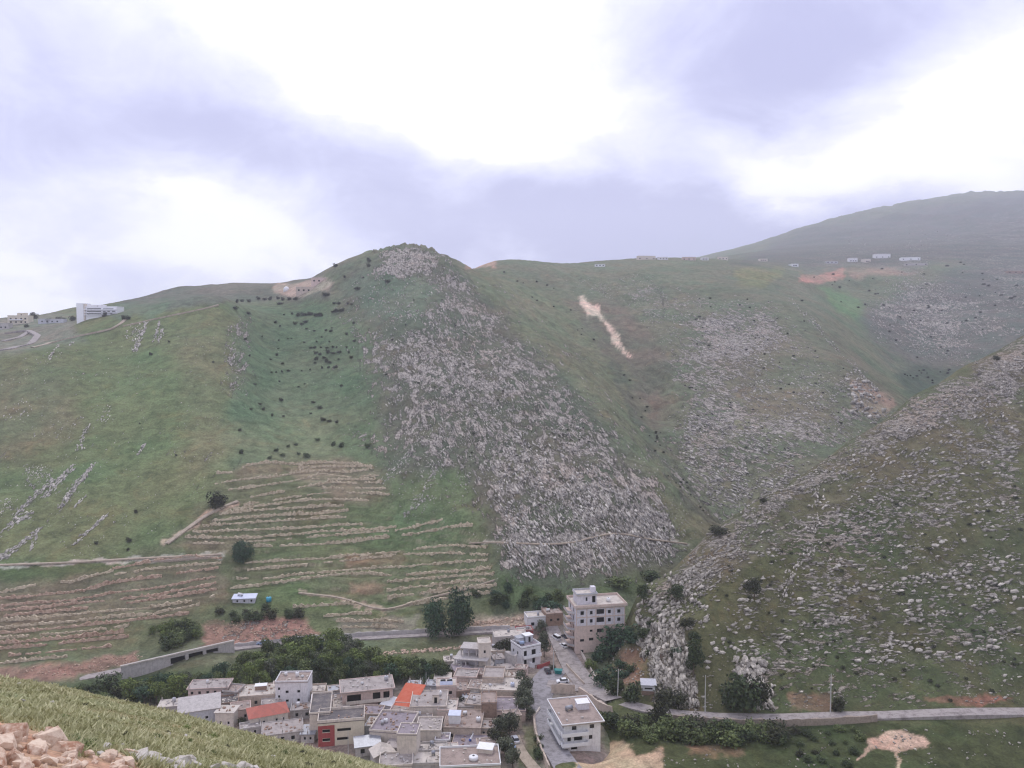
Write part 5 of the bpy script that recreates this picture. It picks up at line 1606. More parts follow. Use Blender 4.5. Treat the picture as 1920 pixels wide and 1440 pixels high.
# unfinished concrete house: open floors on columns
pc = gp(880, 1274)
uf = tag(empty('unfinished_house', pc, R(-10)), 'unfinished concrete house of open slabs on columns beside the tower house', 'house')
for k_, (sx, sy0, sy1, z) in enumerate(((7.5, 0, 10, 3.0), (6.2, 2.0, 10, 6.0), (4.6, 5.0, 11, 9.0))):
    MB().box(-sx, sx, sy0, sy1, z, z + 0.3).build('floor_slab', M['concrete'], uf)
    for cx_ in np.linspace(-sx + 0.4, sx - 0.4, 4):
        MB().box(cx_ - 0.18, cx_ + 0.18, sy0 + 0.25, sy0 + 0.6, z - 3.0 + (0.3 if k_ else -3), z - 0.002).build('column', M['concrete'], uf)
    MB().box(-sx + 0.3, sx - 0.3, sy0 + 3.2, sy0 + 3.4, z - 2.7 - (3 if k_ == 0 else 0), z - 0.002).build('back_wall', M['block'], uf)

# the tall block
tb = house('tall unfinished apartment block with grey upper floors and beige base', 1128, 1214, 19.5, 12, 20.0, 10, 'block', rmat='roof_light', par=0.9, over=0.7, edge='beige', name='apartment_block', cat='building', below=14,
           lower=(12.8, 'beige'), frame=None,
           wins=[('f', u, v, ww, hh) for v in (14.0, 17.2) for u, ww, hh in ((2.4, 1.4, 1.5), (6.0, 1.1, 1.4), (9.6, 3.0, 1.9), (13.2, 1.2, 1.4), (17, 1.3, 1.4))]
           + [('f', 6.0, 10.4, 1.1, 0.9), ('f', 9.6, 10.0, 2.6, 1.5), ('f', 2.4, 6.8, 1.6, 1.0), ('f', 6.0, 7.0, 1.8, 1.1), ('f', 2.4, 2.6, 1.2, 1.0)]
           + rows('l', (1.0, 4.2, 7.4, 10.4, 14.0, 17.2), (3, 8), 1.6, 2.0), key='tall', pos=gp(1126, 1221, (0,)) - Vector((0, 0, 2.6)))
for v in (4.2, 7.4, 10.6, 13.8, 17.0):
    bo = MB().add([(-9.75, 2.0, v - 0.2), (-12.2, 4.0, v - 0.2), (-12.2, 10.5, v - 0.2), (-9.75, 10.5, v - 0.2), (-9.75, 2.0, v), (-12.2, 4.0, v), (-12.2, 10.5, v), (-9.75, 10.5, v)],
                  [(0, 3, 2, 1), (4, 5, 6, 7), (0, 1, 5, 4), (1, 2, 6, 5), (2, 3, 7, 6)]).build('balcony', M['pink'], tb)
    MB().add([(-9.85, 2.0, v + 0.01), (-12.15, 4.0, v + 0.01), (-12.15, 10.5, v + 0.01), (-9.85, 2.0, v + 0.9), (-12.15, 4.0, v + 0.9), (-12.15, 10.5, v + 0.9)],
             [(0, 1, 4, 3), (1, 2, 5, 4), (3, 4, 1, 0), (4, 5, 2, 1)]).build('railing', M['white'], bo)
for z in (12.8, 16.3, 19.6):
    MB().box(-9.9, 9.9, -0.12, -0.01, z - 0.18, z + 0.18).build('floor_band', M['beige'], tb)
for u in (0.1, 4.2, 7.8, 11.6, 15.1, 19.3):
    for z0, z1 in ((12.99, 16.11), (16.49, 19.41)):
        MB().box(-9.75 + u - 0.16, -9.75 + u + 0.16, -0.1, -0.01, z0, z1).build('column', M['beige'], tb)
ph = MB().box(-8.6, -0.8, 3.0, 9.0, 20.2, 23.8).build('penthouse', M['block'], tb)
MB().box(-9.0, -0.4, 2.6, 9.4, 23.802, 24.1).build('roof', M['roof_light'], ph)
q = MB()
ring(q, -8.9, -0.5, 2.7, 9.3, 24.102, 24.7, 0.2)
q.build('parapet', M['greyblue'], ph)
MB().box(-5.2, -4.5, 2.96, 3.05, 21.6, 23.0).build('window_dark', M['dark_fill'], ph)  # dark slabs on the wall, painted as shaded window holes
MB().box(-2.6, -1.3, 2.96, 3.05, 20.9, 23.4).build('window_dark', M['dark_fill'], ph)
MB().box(-2.4, -0.6, 5, 7.4, 24.102, 26.2).build('lift_head', M['block'], ph)

# house at the street bend, white slab edges
wh = house('three level house with white balcony edges beside the street bend', 1092, 1408, 11, 15.5, 8.4, 12, 'white', rmat='roof_brown', par=0.25, over=1.0, edge='paint_white', frame='white', key='white_edge',
           wins=[('f', 3.0, 6.4, 1.5, 1.3), ('f', 8.4, 6.4, 1.5, 1.3), ('f', 1.5, 3.2, 1.2, 1.9), ('f', 4.2, 3.2, 2.6, 1.9), ('f', 8.0, 3.2, 1.2, 1.3), ('f', 3, 0.6, 2, 1.8)] + rows('l', (3.4, 6.4), (2, 5, 8, 11, 14), 1.2, 1.4),
           balc=[('f', -1.0, 7.0, 5.4, 1.5, 'paint_white'), ('f', -1.0, 7.0, 2.4, 1.5, 'paint_white'), ('l', 0.5, 15, 5.4, 1.3, 'paint_white'), ('l', 0.5, 15, 2.4, 1.3, 'paint_white')], clutter=6)
house('tiny white roadside hut on a brown base below the cliff', 1216, 1304, 4.4, 3.4, 3.4, -6, 'paint_white', roof='shed', rmat='greyblue', rh=0.6, lower=(1.5, 'brown'), wins=[('f', 2.2, 2.0, 2.6, 0.6)], name='hut', cat='hut')
house('long grey tin roofed shed alone on the green terrace', 457, 1131, 9.5, 4.2, 2.0, 6, 'greyblue', roof='shed', rmat='tin_blue', rh=0.7, wins=rows('f', (0.5,), (2, 5, 8), 0.8, 0.9), name='shed', cat='shed')

# hilltop buildings
FARK = dict(only=(0,), below=12)
ho_ = house('white terraced hotel like block on the left skyline', 189, 594, 37, 14, 13.6, -4, 'paint_white', rmat='white', par=0.8, edge='paint_white', frame=None, name='hilltop_block', cat='building',
            wins=[('f', 11, 10.6, 16, 1.3), ('f', 27, 10.7, 12, 0.9), ('f', 11, 7.0, 16, 1.3), ('f', 22.5, 7.1, 3, 1.2), ('f', 27.5, 7.1, 3, 1.2), ('f', 33, 7.1, 4, 1.2), ('f', 11, 3.2, 16, 1.4), ('f', 24, 3.3, 3, 1.2), ('f', 30, 3.3, 3, 1.2)],
            balc=[('f', 0.5, 36.5, z, 2.2, 'paint_white') for z in (2.3, 6.0, 9.6)], stair=(-6, 4, 14, 6, 3.0, 'white'), **FARK)
ho_.scale = (0.8, 0.8, 0.62)
MB().box(-26.5, -18.6, -1.5, 13, -12, 19).build('tower', M['paint_white'], ho_)
MB().box(-18.5, -17.2, -1.0, 3, -12, 18).build('tower_fin', M['cream'], ho_)
house('yellowish villa on the left skyline above the road loop', 34, 608, 20, 12, 8.5, 8, 'yellow', rmat='cream', par=0.6, wins=rows('f', (1.5, 5.0), (3, 8, 13, 17), 1.6, 1.6), stair=(2, 3, 8, 6, 3, 'yellow'), balc=[('f', 2, 15, 4.2, 2, 'white')], **FARK)
house('grey villa at the left edge of the skyline', 2, 618, 14, 10, 6, 10, 'concrete', rmat='roof_grey', par=0.4, wins=rows('f', (1.5,), (3, 7, 11), 1.6, 1.6), **FARK)
house('long grey wall like building between villa and hilltop block', 96, 606, 26, 6, 4, 4, 'greyblue', rmat='roof_light', par=0.3, wins=rows('f', (1.2,), (4, 9, 14, 19), 1.6, 1.2), **FARK)
house('tan hilltop house on the bare platform left of the peak', 575, 548, 22, 12, 5, 6, 'tan', rmat='roof_light', par=0.6, wins=rows('f', (1.2,), (3, 8, 13, 18), 1.8, 1.8), **FARK)
house('upper tan house at the top of the bare platform', 600, 530, 18, 9, 4.5, 8, 'pink', rmat='roof_light', par=0.5, wins=rows('f', (1.2,), (3, 8, 13), 1.8, 1.6), **FARK)
MB().lathe([(3.4, -2), (3.4, 1.5), (3.0, 3.0), (2.0, 4.2), (0.6, 4.8)], 14).build('dome_tent', M['paint_white'], None, True).location = gp(537, 545)
tag(bpy.data.objects['dome_tent'], 'small white dome on the bare hilltop platform', 'dome')
for lb, px, py, w, h, c in (('pale ridge house farthest left on the middle skyline', 1213, 487, 30, 6, 'cream'), ('low white ridge house on the middle skyline', 1244, 487, 16, 4, 'white'), ('reddish ridge house on the middle skyline', 1292, 488, 22, 5, 'pink'),
                             ('small cream ridge house nearest the far mountain', 1356, 487, 18, 5, 'cream'), ('tiny white ridge house under the far mountain', 1322, 488, 12, 4, 'white'),
                             ('lone white speck of a house below the middle ridge', 1125, 500, 16, 3.5, 'paint_white')):
    house(lb, px, py, w, 10, h, random.uniform(-8, 8), c, rmat='roof_light', par=0.4, wins=rows('f', (1.2,), (3, w / 2, w - 3), 2, 1.6), **FARK)
for lb, px, py, w, h, c in (('big pale house on the far slope with a dark base', 1655, 484, 34, 9, 'white'), ('long white roofed house on the far slope', 1708, 488, 38, 6, 'paint_white'), ('low pale shed below the long white roofed house', 1718, 498, 44, 4, 'concrete'),
                             ('pale boxy house left of the big far slope house', 1600, 491, 18, 8, 'white'), ('small white far slope house beside the boxy one', 1627, 492, 14, 7, 'cream'), ('tiny white cottage at the left of the far hamlet', 1491, 500, 14, 5, 'paint_white'),
                             ('cream house at the upper end of the far hamlet', 1432, 490, 16, 5, 'cream'), ('grey roofed barn above the red earth cut', 1560, 494, 24, 4, 'greyblue'), ('lone barn near the right edge of the far slope', 1905, 513, 30, 5, 'brown')):
    house(lb, px, py, w, 14, h, random.uniform(-10, 14), c, rmat='roof_light', par=0.4, wins=rows('f', (1.4,), (4, w / 2, w - 4), 2.4, 2), **FARK)

# concrete road support with three openings
pA, pB = gp(228, 1274), gp(440, 1224)
L_ = (pB - pA).length
vd = empty('road_support', pA + Vector((0, 0, 0.6)), math.atan2(pB.y - pA.y, pB.x - pA.x))
vd.rotation_euler[1] = -math.atan2(pB.z - pA.z, math.hypot(pB.x - pA.x, pB.y - pA.y))
tag(vd, 'pale concrete road support wall with three dark rectangular openings', 'wall')
slope = (pB.z - pA.z) / L_
wm = MB()
hl = [(L_ * 0.42, 0.4, L_ * 0.13, 2.6), (L_ * 0.58, 0.9, L_ * 0.13, 2.2), (L_ * 0.74, 1.3, L_ * 0.11, 1.7)]
facade(wm, (0, 0), (1, 0), (0, -1), L_, -3.0, 4.0, hl, 1.2)
wm.box(0, L_, 0.002, 1.2, 4.002, 4.3)
wm.build('wall', M['concrete'], vd)
for a, v, hw, hh in hl:
    MB().box(a, a + hw, 1.15, 1.2, v, v + hh).build('opening_dark', M['dark_fill'], vd)  # back panel coloured near black in place of the shade inside
    MB().box(a + hw + 0.05, a + hw + 0.7, -0.12, -0.01, -3.0, 3.9).build('pier', M['concrete'], vd)
MB().box(-0.2, L_ + 0.2, -0.35, -0.02, 4.0, 4.55).build('coping', M['roof_light'], vd)

# ------------------------------------------------------------------ vegetation
def foliage_mat(name, dark, light, scale=0.6, objvar=0.35):
    m = bpy.data.materials.new(name)
    m.use_nodes = True
    n = NB(m.node_tree)
    bs = m.node_tree.nodes['Principled BSDF']
    bs.inputs['Roughness'].default_value = 0.8
    bs.inputs['Specular IOR Level'].default_value = 0.15
    geo = n.new('ShaderNodeNewGeometry')
    f = n.noise(geo.outputs['Position'], scale, 3, 0.6)
    isl = geo.outputs['Random Per Island']
    f = n.math('ADD', n.math('MULTIPLY', f, 0.75), n.math('MULTIPLY', isl, 0.35))
    c = n.mix(n.ramp(f, 0.3, 0.85), rgba(dark, KA), rgba(light, KA))
    oi = n.new('ShaderNodeObjectInfo')
    k = n.math('ADD', n.math('MULTIPLY', oi.outputs['Random'], objvar), 1 - objvar / 2)
    n.link(n.vmath('SCALE', c, k), bs.inputs['Base Color'])
    return m


MF = {'dark': foliage_mat('foliage_dark', (50, 60, 44), (86, 98, 66)), 'mid': foliage_mat('foliage_mid', (66, 78, 50), (112, 122, 78)),
      'grey': foliage_mat('foliage_grey', (66, 72, 60), (112, 116, 96)), 'teal': foliage_mat('foliage_teal', (48, 66, 52), (82, 104, 78)),
      'scrub': foliage_mat('foliage_scrub', (48, 50, 40), (76, 78, 58)), 'light': foliage_mat('foliage_light', (80, 96, 56), (120, 132, 74))}


def leaves(name, mat, lobes, n, size, seed):
    """crown of many small leaf faces spread through overlapping lobes"""
    r = np.random.default_rng(seed)
    vol = np.array([l[3] * l[4] * l[5] for l in lobes])
    pick = r.choice(len(lobes), n, p=vol / vol.sum())
    L = np.array(lobes)[pick]
    d = r.normal(size=(n, 3))
    d /= np.linalg.norm(d, axis=1)[:, None]
    rad = r.uniform(0.35, 1.0, n) ** 0.45 * (1 + r.normal(0, 0.07, n))
    c = L[:, :3] + d * L[:, 3:6] * rad[:, None]
    keep = c[:, 2] > 0.02
    c, d = c[keep], d[keep]
    n = len(c)
    nv = d + r.normal(0, 0.6, (n, 3))
    nv /= np.linalg.norm(nv, axis=1)[:, None]
    u = np.cross(nv, r.normal(size=(n, 3)))
    u /= np.linalg.norm(u, axis=1)[:, None]
    w = np.cross(nv, u)
    s = size * r.uniform(0.6, 1.4, n)[:, None]
    V = np.stack([c - u * s, c + w * s * 0.6, c + u * s, c - w * s * 0.6], 1).reshape(-1, 3)
    me = bpy.data.meshes.new(name)
    me.from_pydata(V.tolist(), [], np.arange(n * 4).reshape(-1, 4).tolist())
    me.materials.append(mat)
    return me


def trunk(name, h, r0, seed):
    rr = random.Random(seed)
    mb = MB()
    top = Vector((rr.uniform(-0.04, 0.04), rr.uniform(-0.04, 0.04), h))
    mb.bar((0, 0, -0.06), top, r0, 7, r0 * 0.55)
    for i in range(5):
        t = 2 * math.pi * i / 5 + rr.random()
        mb.bar(top * rr.uniform(0.75, 1.0), top + Vector((math.cos(t) * 0.24, math.sin(t) * 0.24, rr.uniform(0.15, 0.35))), r0 * 0.45, 5, r0 * 0.15)
    return mb.mesh(name, M['bark'])


TREES, BUSHES = {}, {}


def tmpl(kind, matk, i):
    key = (kind, matk, i)
    if key in TREES:
        return TREES[key]
    r = random.Random(hash((kind, i)) % 1000 if False else i * 31 + len(kind))
    lob = []
    if kind == 'tree':
        for k in range(11):
            t, rad = r.uniform(0, 6.28), r.uniform(0.0, 0.30)
            z = r.uniform(0.34, 0.84)
            q = r.uniform(0.15, 0.26)
            lob.append((math.cos(t) * rad, math.sin(t) * rad, z, q, q, q * r.uniform(0.7, 0.95)))
        cr = leaves('crown', MF[matk], lob, 1500, 0.036, i)
        tr = trunk('trunk', 0.42, 0.035, i)
    elif kind == 'round':
        for k in range(14):
            t, rad = r.uniform(0, 6.28), r.uniform(0.05, 0.33)
            z = r.uniform(0.16, 0.82)
            q = r.uniform(0.17, 0.26) * (1.0 - 0.35 * abs(z - 0.45))
            lob.append((math.cos(t) * rad, math.sin(t) * rad, z, q, q, q * 1.05))
        lob.append((0, 0, 0.45, 0.38, 0.38, 0.42))
        cr = leaves('crown', MF[matk], lob, 2600, 0.03, i)
        tr = trunk('trunk', 0.3, 0.035, i)
    else:
        for k in range(8):
            t, rad = r.uniform(0, 6.28), r.uniform(0.0, 0.32)
            q = r.uniform(0.18, 0.30)
            lob.append((math.cos(t) * rad, math.sin(t) * rad, r.uniform(0.25, 0.66), q, q, q * 1.1))
        lob.append((0, 0, 0.2, 0.4, 0.4, 0.3))
        cr = leaves('foliage', MF[matk], lob, 700, 0.055, i + 50)
        tr = trunk('stem', 0.3, 0.04, i + 9)
    TREES[key] = (cr, tr)
    return TREES[key]


def plant(kind, px, py, hpx, wpx, label, matk='dark', group=None, only=LAND, name=None, parts=True):
    hh = hit(px, py, only)
    if hh is None:
        return
    p, dist = hh[0], hh[3]
    s = dist / F
    cr, tr = tmpl(kind, matk, random.randrange(4))
    H, W = hpx * s * 1.06, wpx * s * 1.1
    isT = kind in ('tree', 'round')
    cat = 'tree' if isT else 'bush'
    nm = name or ('broadleaf_tree' if isT else 'bush')
    if parts:
        o = empty(nm, p - Vector((0, 0, 0.1)), random.uniform(0, 6.28))
        o.scale = (W, W, H)
        link(bpy.data.objects.new('trunk' if isT else 'stem', tr), o)
        link(bpy.data.objects.new('crown' if isT else 'foliage', cr), o)
    else:
        o = bpy.data.objects.new(nm, cr)
        o.location = p - Vector((0, 0, 0.05))
        o.rotation_euler = (0, 0, random.uniform(0, 6.28))
        o.scale = (W, W, H)
        link(o)
    return tag(o, label, cat, group)


print('plants...')
plant('round', 815, 1192, 66, 52, 'left of the two big round dark trees behind the village', 'teal')
plant('round', 859, 1190, 82, 58, 'right and taller of the two big round dark trees behind the village', 'teal')
plant('round', 456, 1052, 40, 46, 'dark green tree standing alone between the two terraced blocks', 'teal')
plant('bush', 407, 952, 34, 34, 'dark round bush at the upper end of the earth ramp', 'scrub')
for lb, x, y, h, w, k in (('dark street tree nearest the junction', 976, 1290, 30, 32, 'grey'), ('broad dark tree behind the street wall, second from the junction', 986, 1306, 34, 32, 'grey'), ('dark tree in the middle of the street row', 977, 1322, 34, 32, 'grey'),
                           ('dark tree overhanging the grey street', 990, 1330, 36, 30, 'grey'), ('lowest dark tree of the street row', 984, 1346, 36, 34, 'grey'), ('dark tree at the kerb wall corner', 994, 1350, 22, 22, 'grey'),
                           ('grey green tree in the yard above the small white car', 938, 1384, 34, 36, 'grey'), ('larger grey green tree beside the yard path', 956, 1382, 44, 40, 'grey'), ('dark bushy tree below the yard trees', 930, 1408, 40, 40, 'scrub'),
                           ('dark tree beside the bluish parked car', 950, 1420, 36, 36, 'grey'), ('grey tree at the very bottom left of the street', 962, 1440, 36, 30, 'grey'),
                           ('dark tree behind the white balcony house', 1020, 1232, 46, 32, 'grey'), ('small grey tree in front of the white roof frame', 1014, 1186, 22, 26, 'grey'), ('dark tree left of the white balcony house', 948, 1230, 30, 40, 'scrub'),
                           ('tree squeezed between the pinkish houses', 864, 1334, 26, 20, 'scrub'), ('dark tree beside the cliff above the roadside hut', 1300, 1268, 62, 40, 'dark'),
                           ('dark tree right of the tall block among rocks', 1207, 1132, 36, 28, 'dark'), ('bushy dark tree on the rocky slope above the tall block', 1270, 1126, 28, 38, 'dark'), ('small dark tree on the right hill\'s lower left slope', 1414, 1122, 36, 34, 'scrub')):
    plant('tree', x, y, h, w, lb, k)
for lb, x, y, h, w, k in (('big dark thicket below the outcrop above the road', 1392, 1330, 78, 64, 'dark'), ('right half of the dark thicket below the outcrop', 1420, 1322, 60, 40, 'scrub'), ('left half of the dark thicket below the outcrop', 1370, 1326, 44, 40, 'dark'),
                           ('round dark bush on the valley side of the road bend', 1237, 1358, 46, 44, 'scrub'), ('clipped looking dark bush at the cliff foot', 1246, 1322, 38, 40, 'scrub'), ('second dark bush at the cliff foot beside the road', 1276, 1326, 32, 36, 'scrub'),
                           ('long dark bush on the right hill\'s skyline', 1347, 1000, 18, 40, 'scrub'), ('dark bush behind the lower end of the right hill\'s skyline', 1222, 1088, 20, 48, 'dark'), ('low dark bush behind the tall block', 1160, 1098, 20, 46, 'mid'),
                           ('dark bush under the right utility pole', 1572, 1332, 30, 24, 'scrub'), ('small dark bush on the upper skyline of the right hill', 1868, 675, 8, 12, 'scrub'), ('lone dark bush on the skyline above the long dark one', 1430, 942, 12, 14, 'scrub'),
                           ('large dark shrub hiding the tall block\'s right base', 1150, 1226, 50, 60, 'teal'), ('dark shrub below the tall block, beside its wall', 1124, 1238, 30, 34, 'teal'), ('dark shrub upslope of the tall block\'s right corner', 1176, 1202, 36, 44, 'teal'),
                           ('dark shrub beside the car road bend', 1132, 1288, 40, 46, 'teal'), ('dark shrub above the left roadside pole', 1150, 1300, 34, 36, 'dark'), ('dark shrub left of the roadside hut', 1186, 1312, 34, 40, 'dark'), ('low shrub beneath the tall block\'s lawn', 1108, 1252, 20, 26, 'light')):
    plant('bush', x, y, h, w, lb, k)


FAR = []


def scrub_mass(poly, n, h0, h1, asp, only):
    xs, ys = [p[0] for p in poly], [p[1] for p in poly]
    k = 0
    while k < n:
        x, y = random.uniform(min(xs), max(xs)), random.uniform(min(ys), max(ys))
        if polydist(np.array([float(x)]), np.array([float(y)]), poly)[0] < 0:
            continue
        k += 1
        hh = hit(x, y, only)
        if hh:
            s = random.uniform(h0, h1) * hh[3] / F
            FAR.append((hh[0], s * asp * random.uniform(0.8, 1.3), s))


for lb, x, y, h, w, k in (('dark bush between the grey shed roof and the red hip roof', 456, 1362, 18, 20, 'scrub'), ('green bush left of the white cube house', 512, 1334, 16, 16, 'mid'), ('dark bush at the foot of the white cube house', 584, 1344, 20, 18, 'dark'),
        ('bush in the alley beside the yellowish building', 688, 1394, 18, 18, 'dark'), ('bush between the orange roof and the pink balcony house', 738, 1330, 14, 14, 'mid'), ('scrubby bush beside the tan wide roof', 902, 1378, 22, 22, 'scrub'),
        ('grey bush in the lane below the stepped roofs', 900, 1332, 18, 18, 'grey'), ('dark bush beside the low terrace roof', 920, 1420, 24, 24, 'scrub'), ('small green bush at the unfinished house', 852, 1282, 14, 18, 'mid'),
        ('bush beside the red garden wall', 1036, 1256, 12, 14, 'scrub'), ('bush in front of the pink long house', 424, 1328, 12, 14, 'dark'), ('bush right of the pink balcony house', 632, 1352, 16, 16, 'mid')):
    plant('bush', x, y, h, w, lb, k)


def many(poly, n, h0, h1, asp, kind, matks, label, group, name=None, parts=True, mind=8, only=LAND):
    xs, ys = [p[0] for p in poly], [p[1] for p in poly]
    got = []
    tries = 0
    while len(got) < n and tries < n * 60:
        tries += 1
        x, y = random.uniform(min(xs), max(xs)), random.uniform(min(ys), max(ys))
        if polydist(np.array([float(x)]), np.array([float(y)]), poly)[0] < 0:
            continue
        if any((x - a) ** 2 + ((y - c) * 1.6) ** 2 < mind ** 2 for a, c in got):
            continue
        got.append((x, y))
    for x, y in sorted(got, key=lambda t: t[1]):
        h = random.uniform(h0, h1)
        plant(kind, x, y, h, h * asp * random.uniform(0.8, 1.25), label, random.choice(matks), group, only, name, parts)


many([(250, 1306), (330, 1292), (420, 1280), (450, 1256), (480, 1240), (560, 1226), (650, 1220), (690, 1246), (730, 1262), (800, 1262), (850, 1276), (800, 1284), (640, 1284), (520, 1290), (440, 1294), (350, 1304), (300, 1330), (240, 1330)],
     95, 22, 42, 1.0, 'tree', ['mid', 'mid', 'dark', 'teal', 'grey', 'light', 'light', 'mid'], 'leafy tree in the dense green wood behind the village', 'trees of the wood behind the village', mind=15)
many([(100, 1300), (230, 1286), (260, 1300), (250, 1330), (160, 1312)], 12, 14, 28, 1.3, 'bush', ['dark', 'mid', 'scrub'], 'dark bush at the left edge of the wood, above the near brow', 'bushes at the left edge of the wood', mind=12)
many([(270, 1190), (350, 1170), (380, 1200), (300, 1222)], 16, 12, 24, 1.2, 'bush', ['dark', 'mid', 'light'], 'green bush on the bank above the concrete road support', 'bushes above the road support', mind=12)
many([(410, 1148), (480, 1138), (560, 1152), (560, 1162), (430, 1166)], 12, 10, 20, 1.4, 'bush', ['dark', 'scrub'], 'dark bush below the long tin roofed shed', 'bushes below the shed', mind=11)
many([(890, 1110), (1000, 1105), (1060, 1120), (1040, 1150), (900, 1140)], 16, 12, 24, 1.2, 'bush', ['dark', 'mid', 'teal'], 'dark bush at the mountain foot left of the tall block', 'bushes at the mountain foot', mind=14)
many([(1135, 1356), (1230, 1362), (1330, 1372), (1480, 1372), (1480, 1398), (1330, 1396), (1180, 1386)], 44, 16, 32, 1.4, 'bush', ['dark', 'mid', 'scrub', 'mid'], 'leafy dark bush in the thicket below the hillside road', 'bushes below the hillside road', mind=11)
many([(1480, 1372), (1620, 1368), (1600, 1440), (1500, 1440)], 18, 6, 13, 1.6, 'bush', ['mid', 'dark', 'scrub'], 'low bush on the dark green slope in the bottom right corner', 'low bushes in the bottom right corner', mind=22)
many([(1140, 1230), (1190, 1170), (1300, 1160), (1320, 1260), (1240, 1300), (1150, 1300)], 16, 8, 20, 1.3, 'bush', ['dark', 'scrub', 'teal'], 'small dark bush among the cliff rocks by the bend', 'bushes among the cliff rocks', mind=12)
many([(1000, 1420), (1012, 1380), (1018, 1430)], 4, 12, 20, 1.2, 'bush', ['dark'], 'small bush between the street wall and yard path', 'bushes by the yard path', mind=10)
# dots of scrub in the green bowl and on the slopes
DOTS = [(240, 785, 8), (165, 556, 8), (265, 595, 8), (500, 520, 10), (530, 600, 5), (590, 595, 5), (465, 660, 6), (500, 685, 5), (615, 670, 7), (660, 672, 7), (690, 655, 9), (700, 705, 4), (757, 722, 5), (843, 718, 5), (880, 725, 6), (890, 698, 4), (1000, 750, 6), (1057, 797, 8), (1053, 665, 6),
        (365, 762, 4), (490, 792, 4), (585, 775, 3), (683, 807, 4), (775, 803, 4), (813, 768, 5), (870, 803, 4), (488, 852, 4), (730, 850, 6), (760, 850, 6), (808, 845, 6), (850, 850, 7), (898, 845, 5), (925, 848, 5), (998, 845, 4), (475, 905, 7), (430, 935, 5), (770, 890, 9), (800, 900, 7), (860, 888, 9), (895, 890, 9), (945, 882, 8), (1015, 883, 6),
        (770, 935, 7), (833, 925, 7), (1035, 925, 7), (940, 933, 5), (520, 968, 6), (760, 962, 5), (850, 955, 8), (875, 960, 7), (437, 1030, 4), (470, 1032, 5), (515, 1028, 4), (562, 1020, 6), (663, 1020, 5), (727, 1012, 5), (815, 1002, 6), (865, 997, 6), (915, 995, 8), (312, 1120, 5), (495, 1102, 4), (685, 1118, 3), (960, 1135, 5), (510, 1243, 7), (350, 1270, 5), (280, 1307, 6),
        (375, 1313, 6), (750, 1258, 6), (797, 1303, 7), (825, 1390, 9), (865, 1400, 8), (925, 1408, 7), (730, 1340, 6), (440, 1358, 6), (525, 1360, 5), (985, 320, 6), (1125, 322, 5), (1305, 358, 9), (1165, 200, 12), (1165, 240, 8), (1085, 410, 10), (910, 515, 7), (940, 520, 7), (1010, 520, 6), (1040, 520, 6), (845, 455, 12), (560, 780, 3), (640, 1140, 4)]
for x, y, s in DOTS:
    plant('bush', 400 + x / 4, 440 + y / 4 + 1, s * random.uniform(0.5, 1.1), s * random.uniform(0.8, 1.6), 'small dark shrub dotting the green bowl left of the peak', 'scrub', 'shrubs dotting the green bowl', parts=False)
for x0, x1, y, n in ((558, 606, 592, 8), (620, 646, 585, 5), (440, 470, 565, 3), (480, 560, 562, 7)):
    for i in range(n):
        plant('bush', x0 + (x1 - x0) * (i + 0.5) / n + random.uniform(-2, 2), y + random.uniform(-2, 3), random.uniform(5, 8), random.uniform(7, 11), 'dark hedge shrub in the rows below the hilltop platform', 'scrub', 'hedge shrubs below the hilltop platform', parts=False)
for x, y, h, w in ((690, 838, 9, 12), (625, 835, 8, 12), (640, 838, 9, 14), (595, 826, 6, 10), (575, 858, 10, 16), (530, 855, 6, 10), (518, 846, 7, 10), (560, 852, 5, 8), (505, 860, 6, 10), (452, 850, 8, 10), (540, 838, 5, 8), (555, 835, 5, 8)):
    plant('bush', x, y, h, w, 'dark scrub bush just above the upper terraces', 'dark', 'scrub bushes above the upper terraces', parts=False)
for x, y, s in ((255, 962, 7), (242, 1016, 9), (180, 1020, 6), (240, 1032, 5), (450, 808, 6), (452, 850, 7), (400, 680, 4), (317, 642, 4), (283, 666, 6), (468, 668, 4), (262, 795, 3), (330, 855, 4)):
    plant('bush', x, y, s, s * 1.2, 'lone small dark bush on the left grassy hillside', 'scrub', 'lone bushes on the left hillside', parts=False)
plant('bush', 629, 501, 9, 10, 'dark bush on the skyline left of the peak', 'scrub', only=(0,))
for x, y, h in ((147, 596, 7), (158, 597, 8), (168, 594, 9), (178, 592, 9), (186, 592, 8), (196, 592, 9), (92, 604, 9), (110, 600, 9), (120, 602, 8), (136, 600, 10), (60, 596, 12), (66, 596, 10), (232, 598, 9), (240, 597, 8), (50, 612, 7)):
    plant('bush', x, y + 2, h, h * 1.1, 'dark conifer like tree beside the buildings on the left skyline', 'scrub', 'dark trees on the left skyline', only=(0,), name='skyline_tree', parts=False)
for poly, n in (([(930, 505), (1040, 540), (1130, 660), (1060, 620), (960, 540)], 14), ([(1240, 560), (1500, 560), (1640, 760), (1400, 900), (1280, 820)], 60), ([(1500, 520), (1900, 480), (1920, 600), (1740, 690), (1620, 600)], 60),
                ([(1690, 700), (1790, 685), (1740, 745)], 16), ([(1160, 700), (1190, 700), (1260, 860), (1330, 960), (1310, 960), (1230, 870)], 30), ([(720, 480), (1000, 640), (1280, 1000), (960, 1060), (900, 930), (720, 700)], 60)):
    scrub_mass(poly, n, 2.0, 4.5, 1.3, (0,))
scrub_mass([(1340, 1060), (1920, 860), (1920, 1320), (1340, 1320)], 90, 2.5, 5.5, 1.4, (1,))
bv = leaves('far_scrub', MF['scrub'], [(0, 0, 0.35, 0.5, 0.5, 0.5)], 90, 0.14, 5)
bc = np.array([v.co[:] for v in bv.vertices])
VV = np.concatenate([bc * np.array([w_, w_, h_]) + np.array(p_) for p_, w_, h_ in FAR])
me = bpy.data.meshes.new('far_scrub')
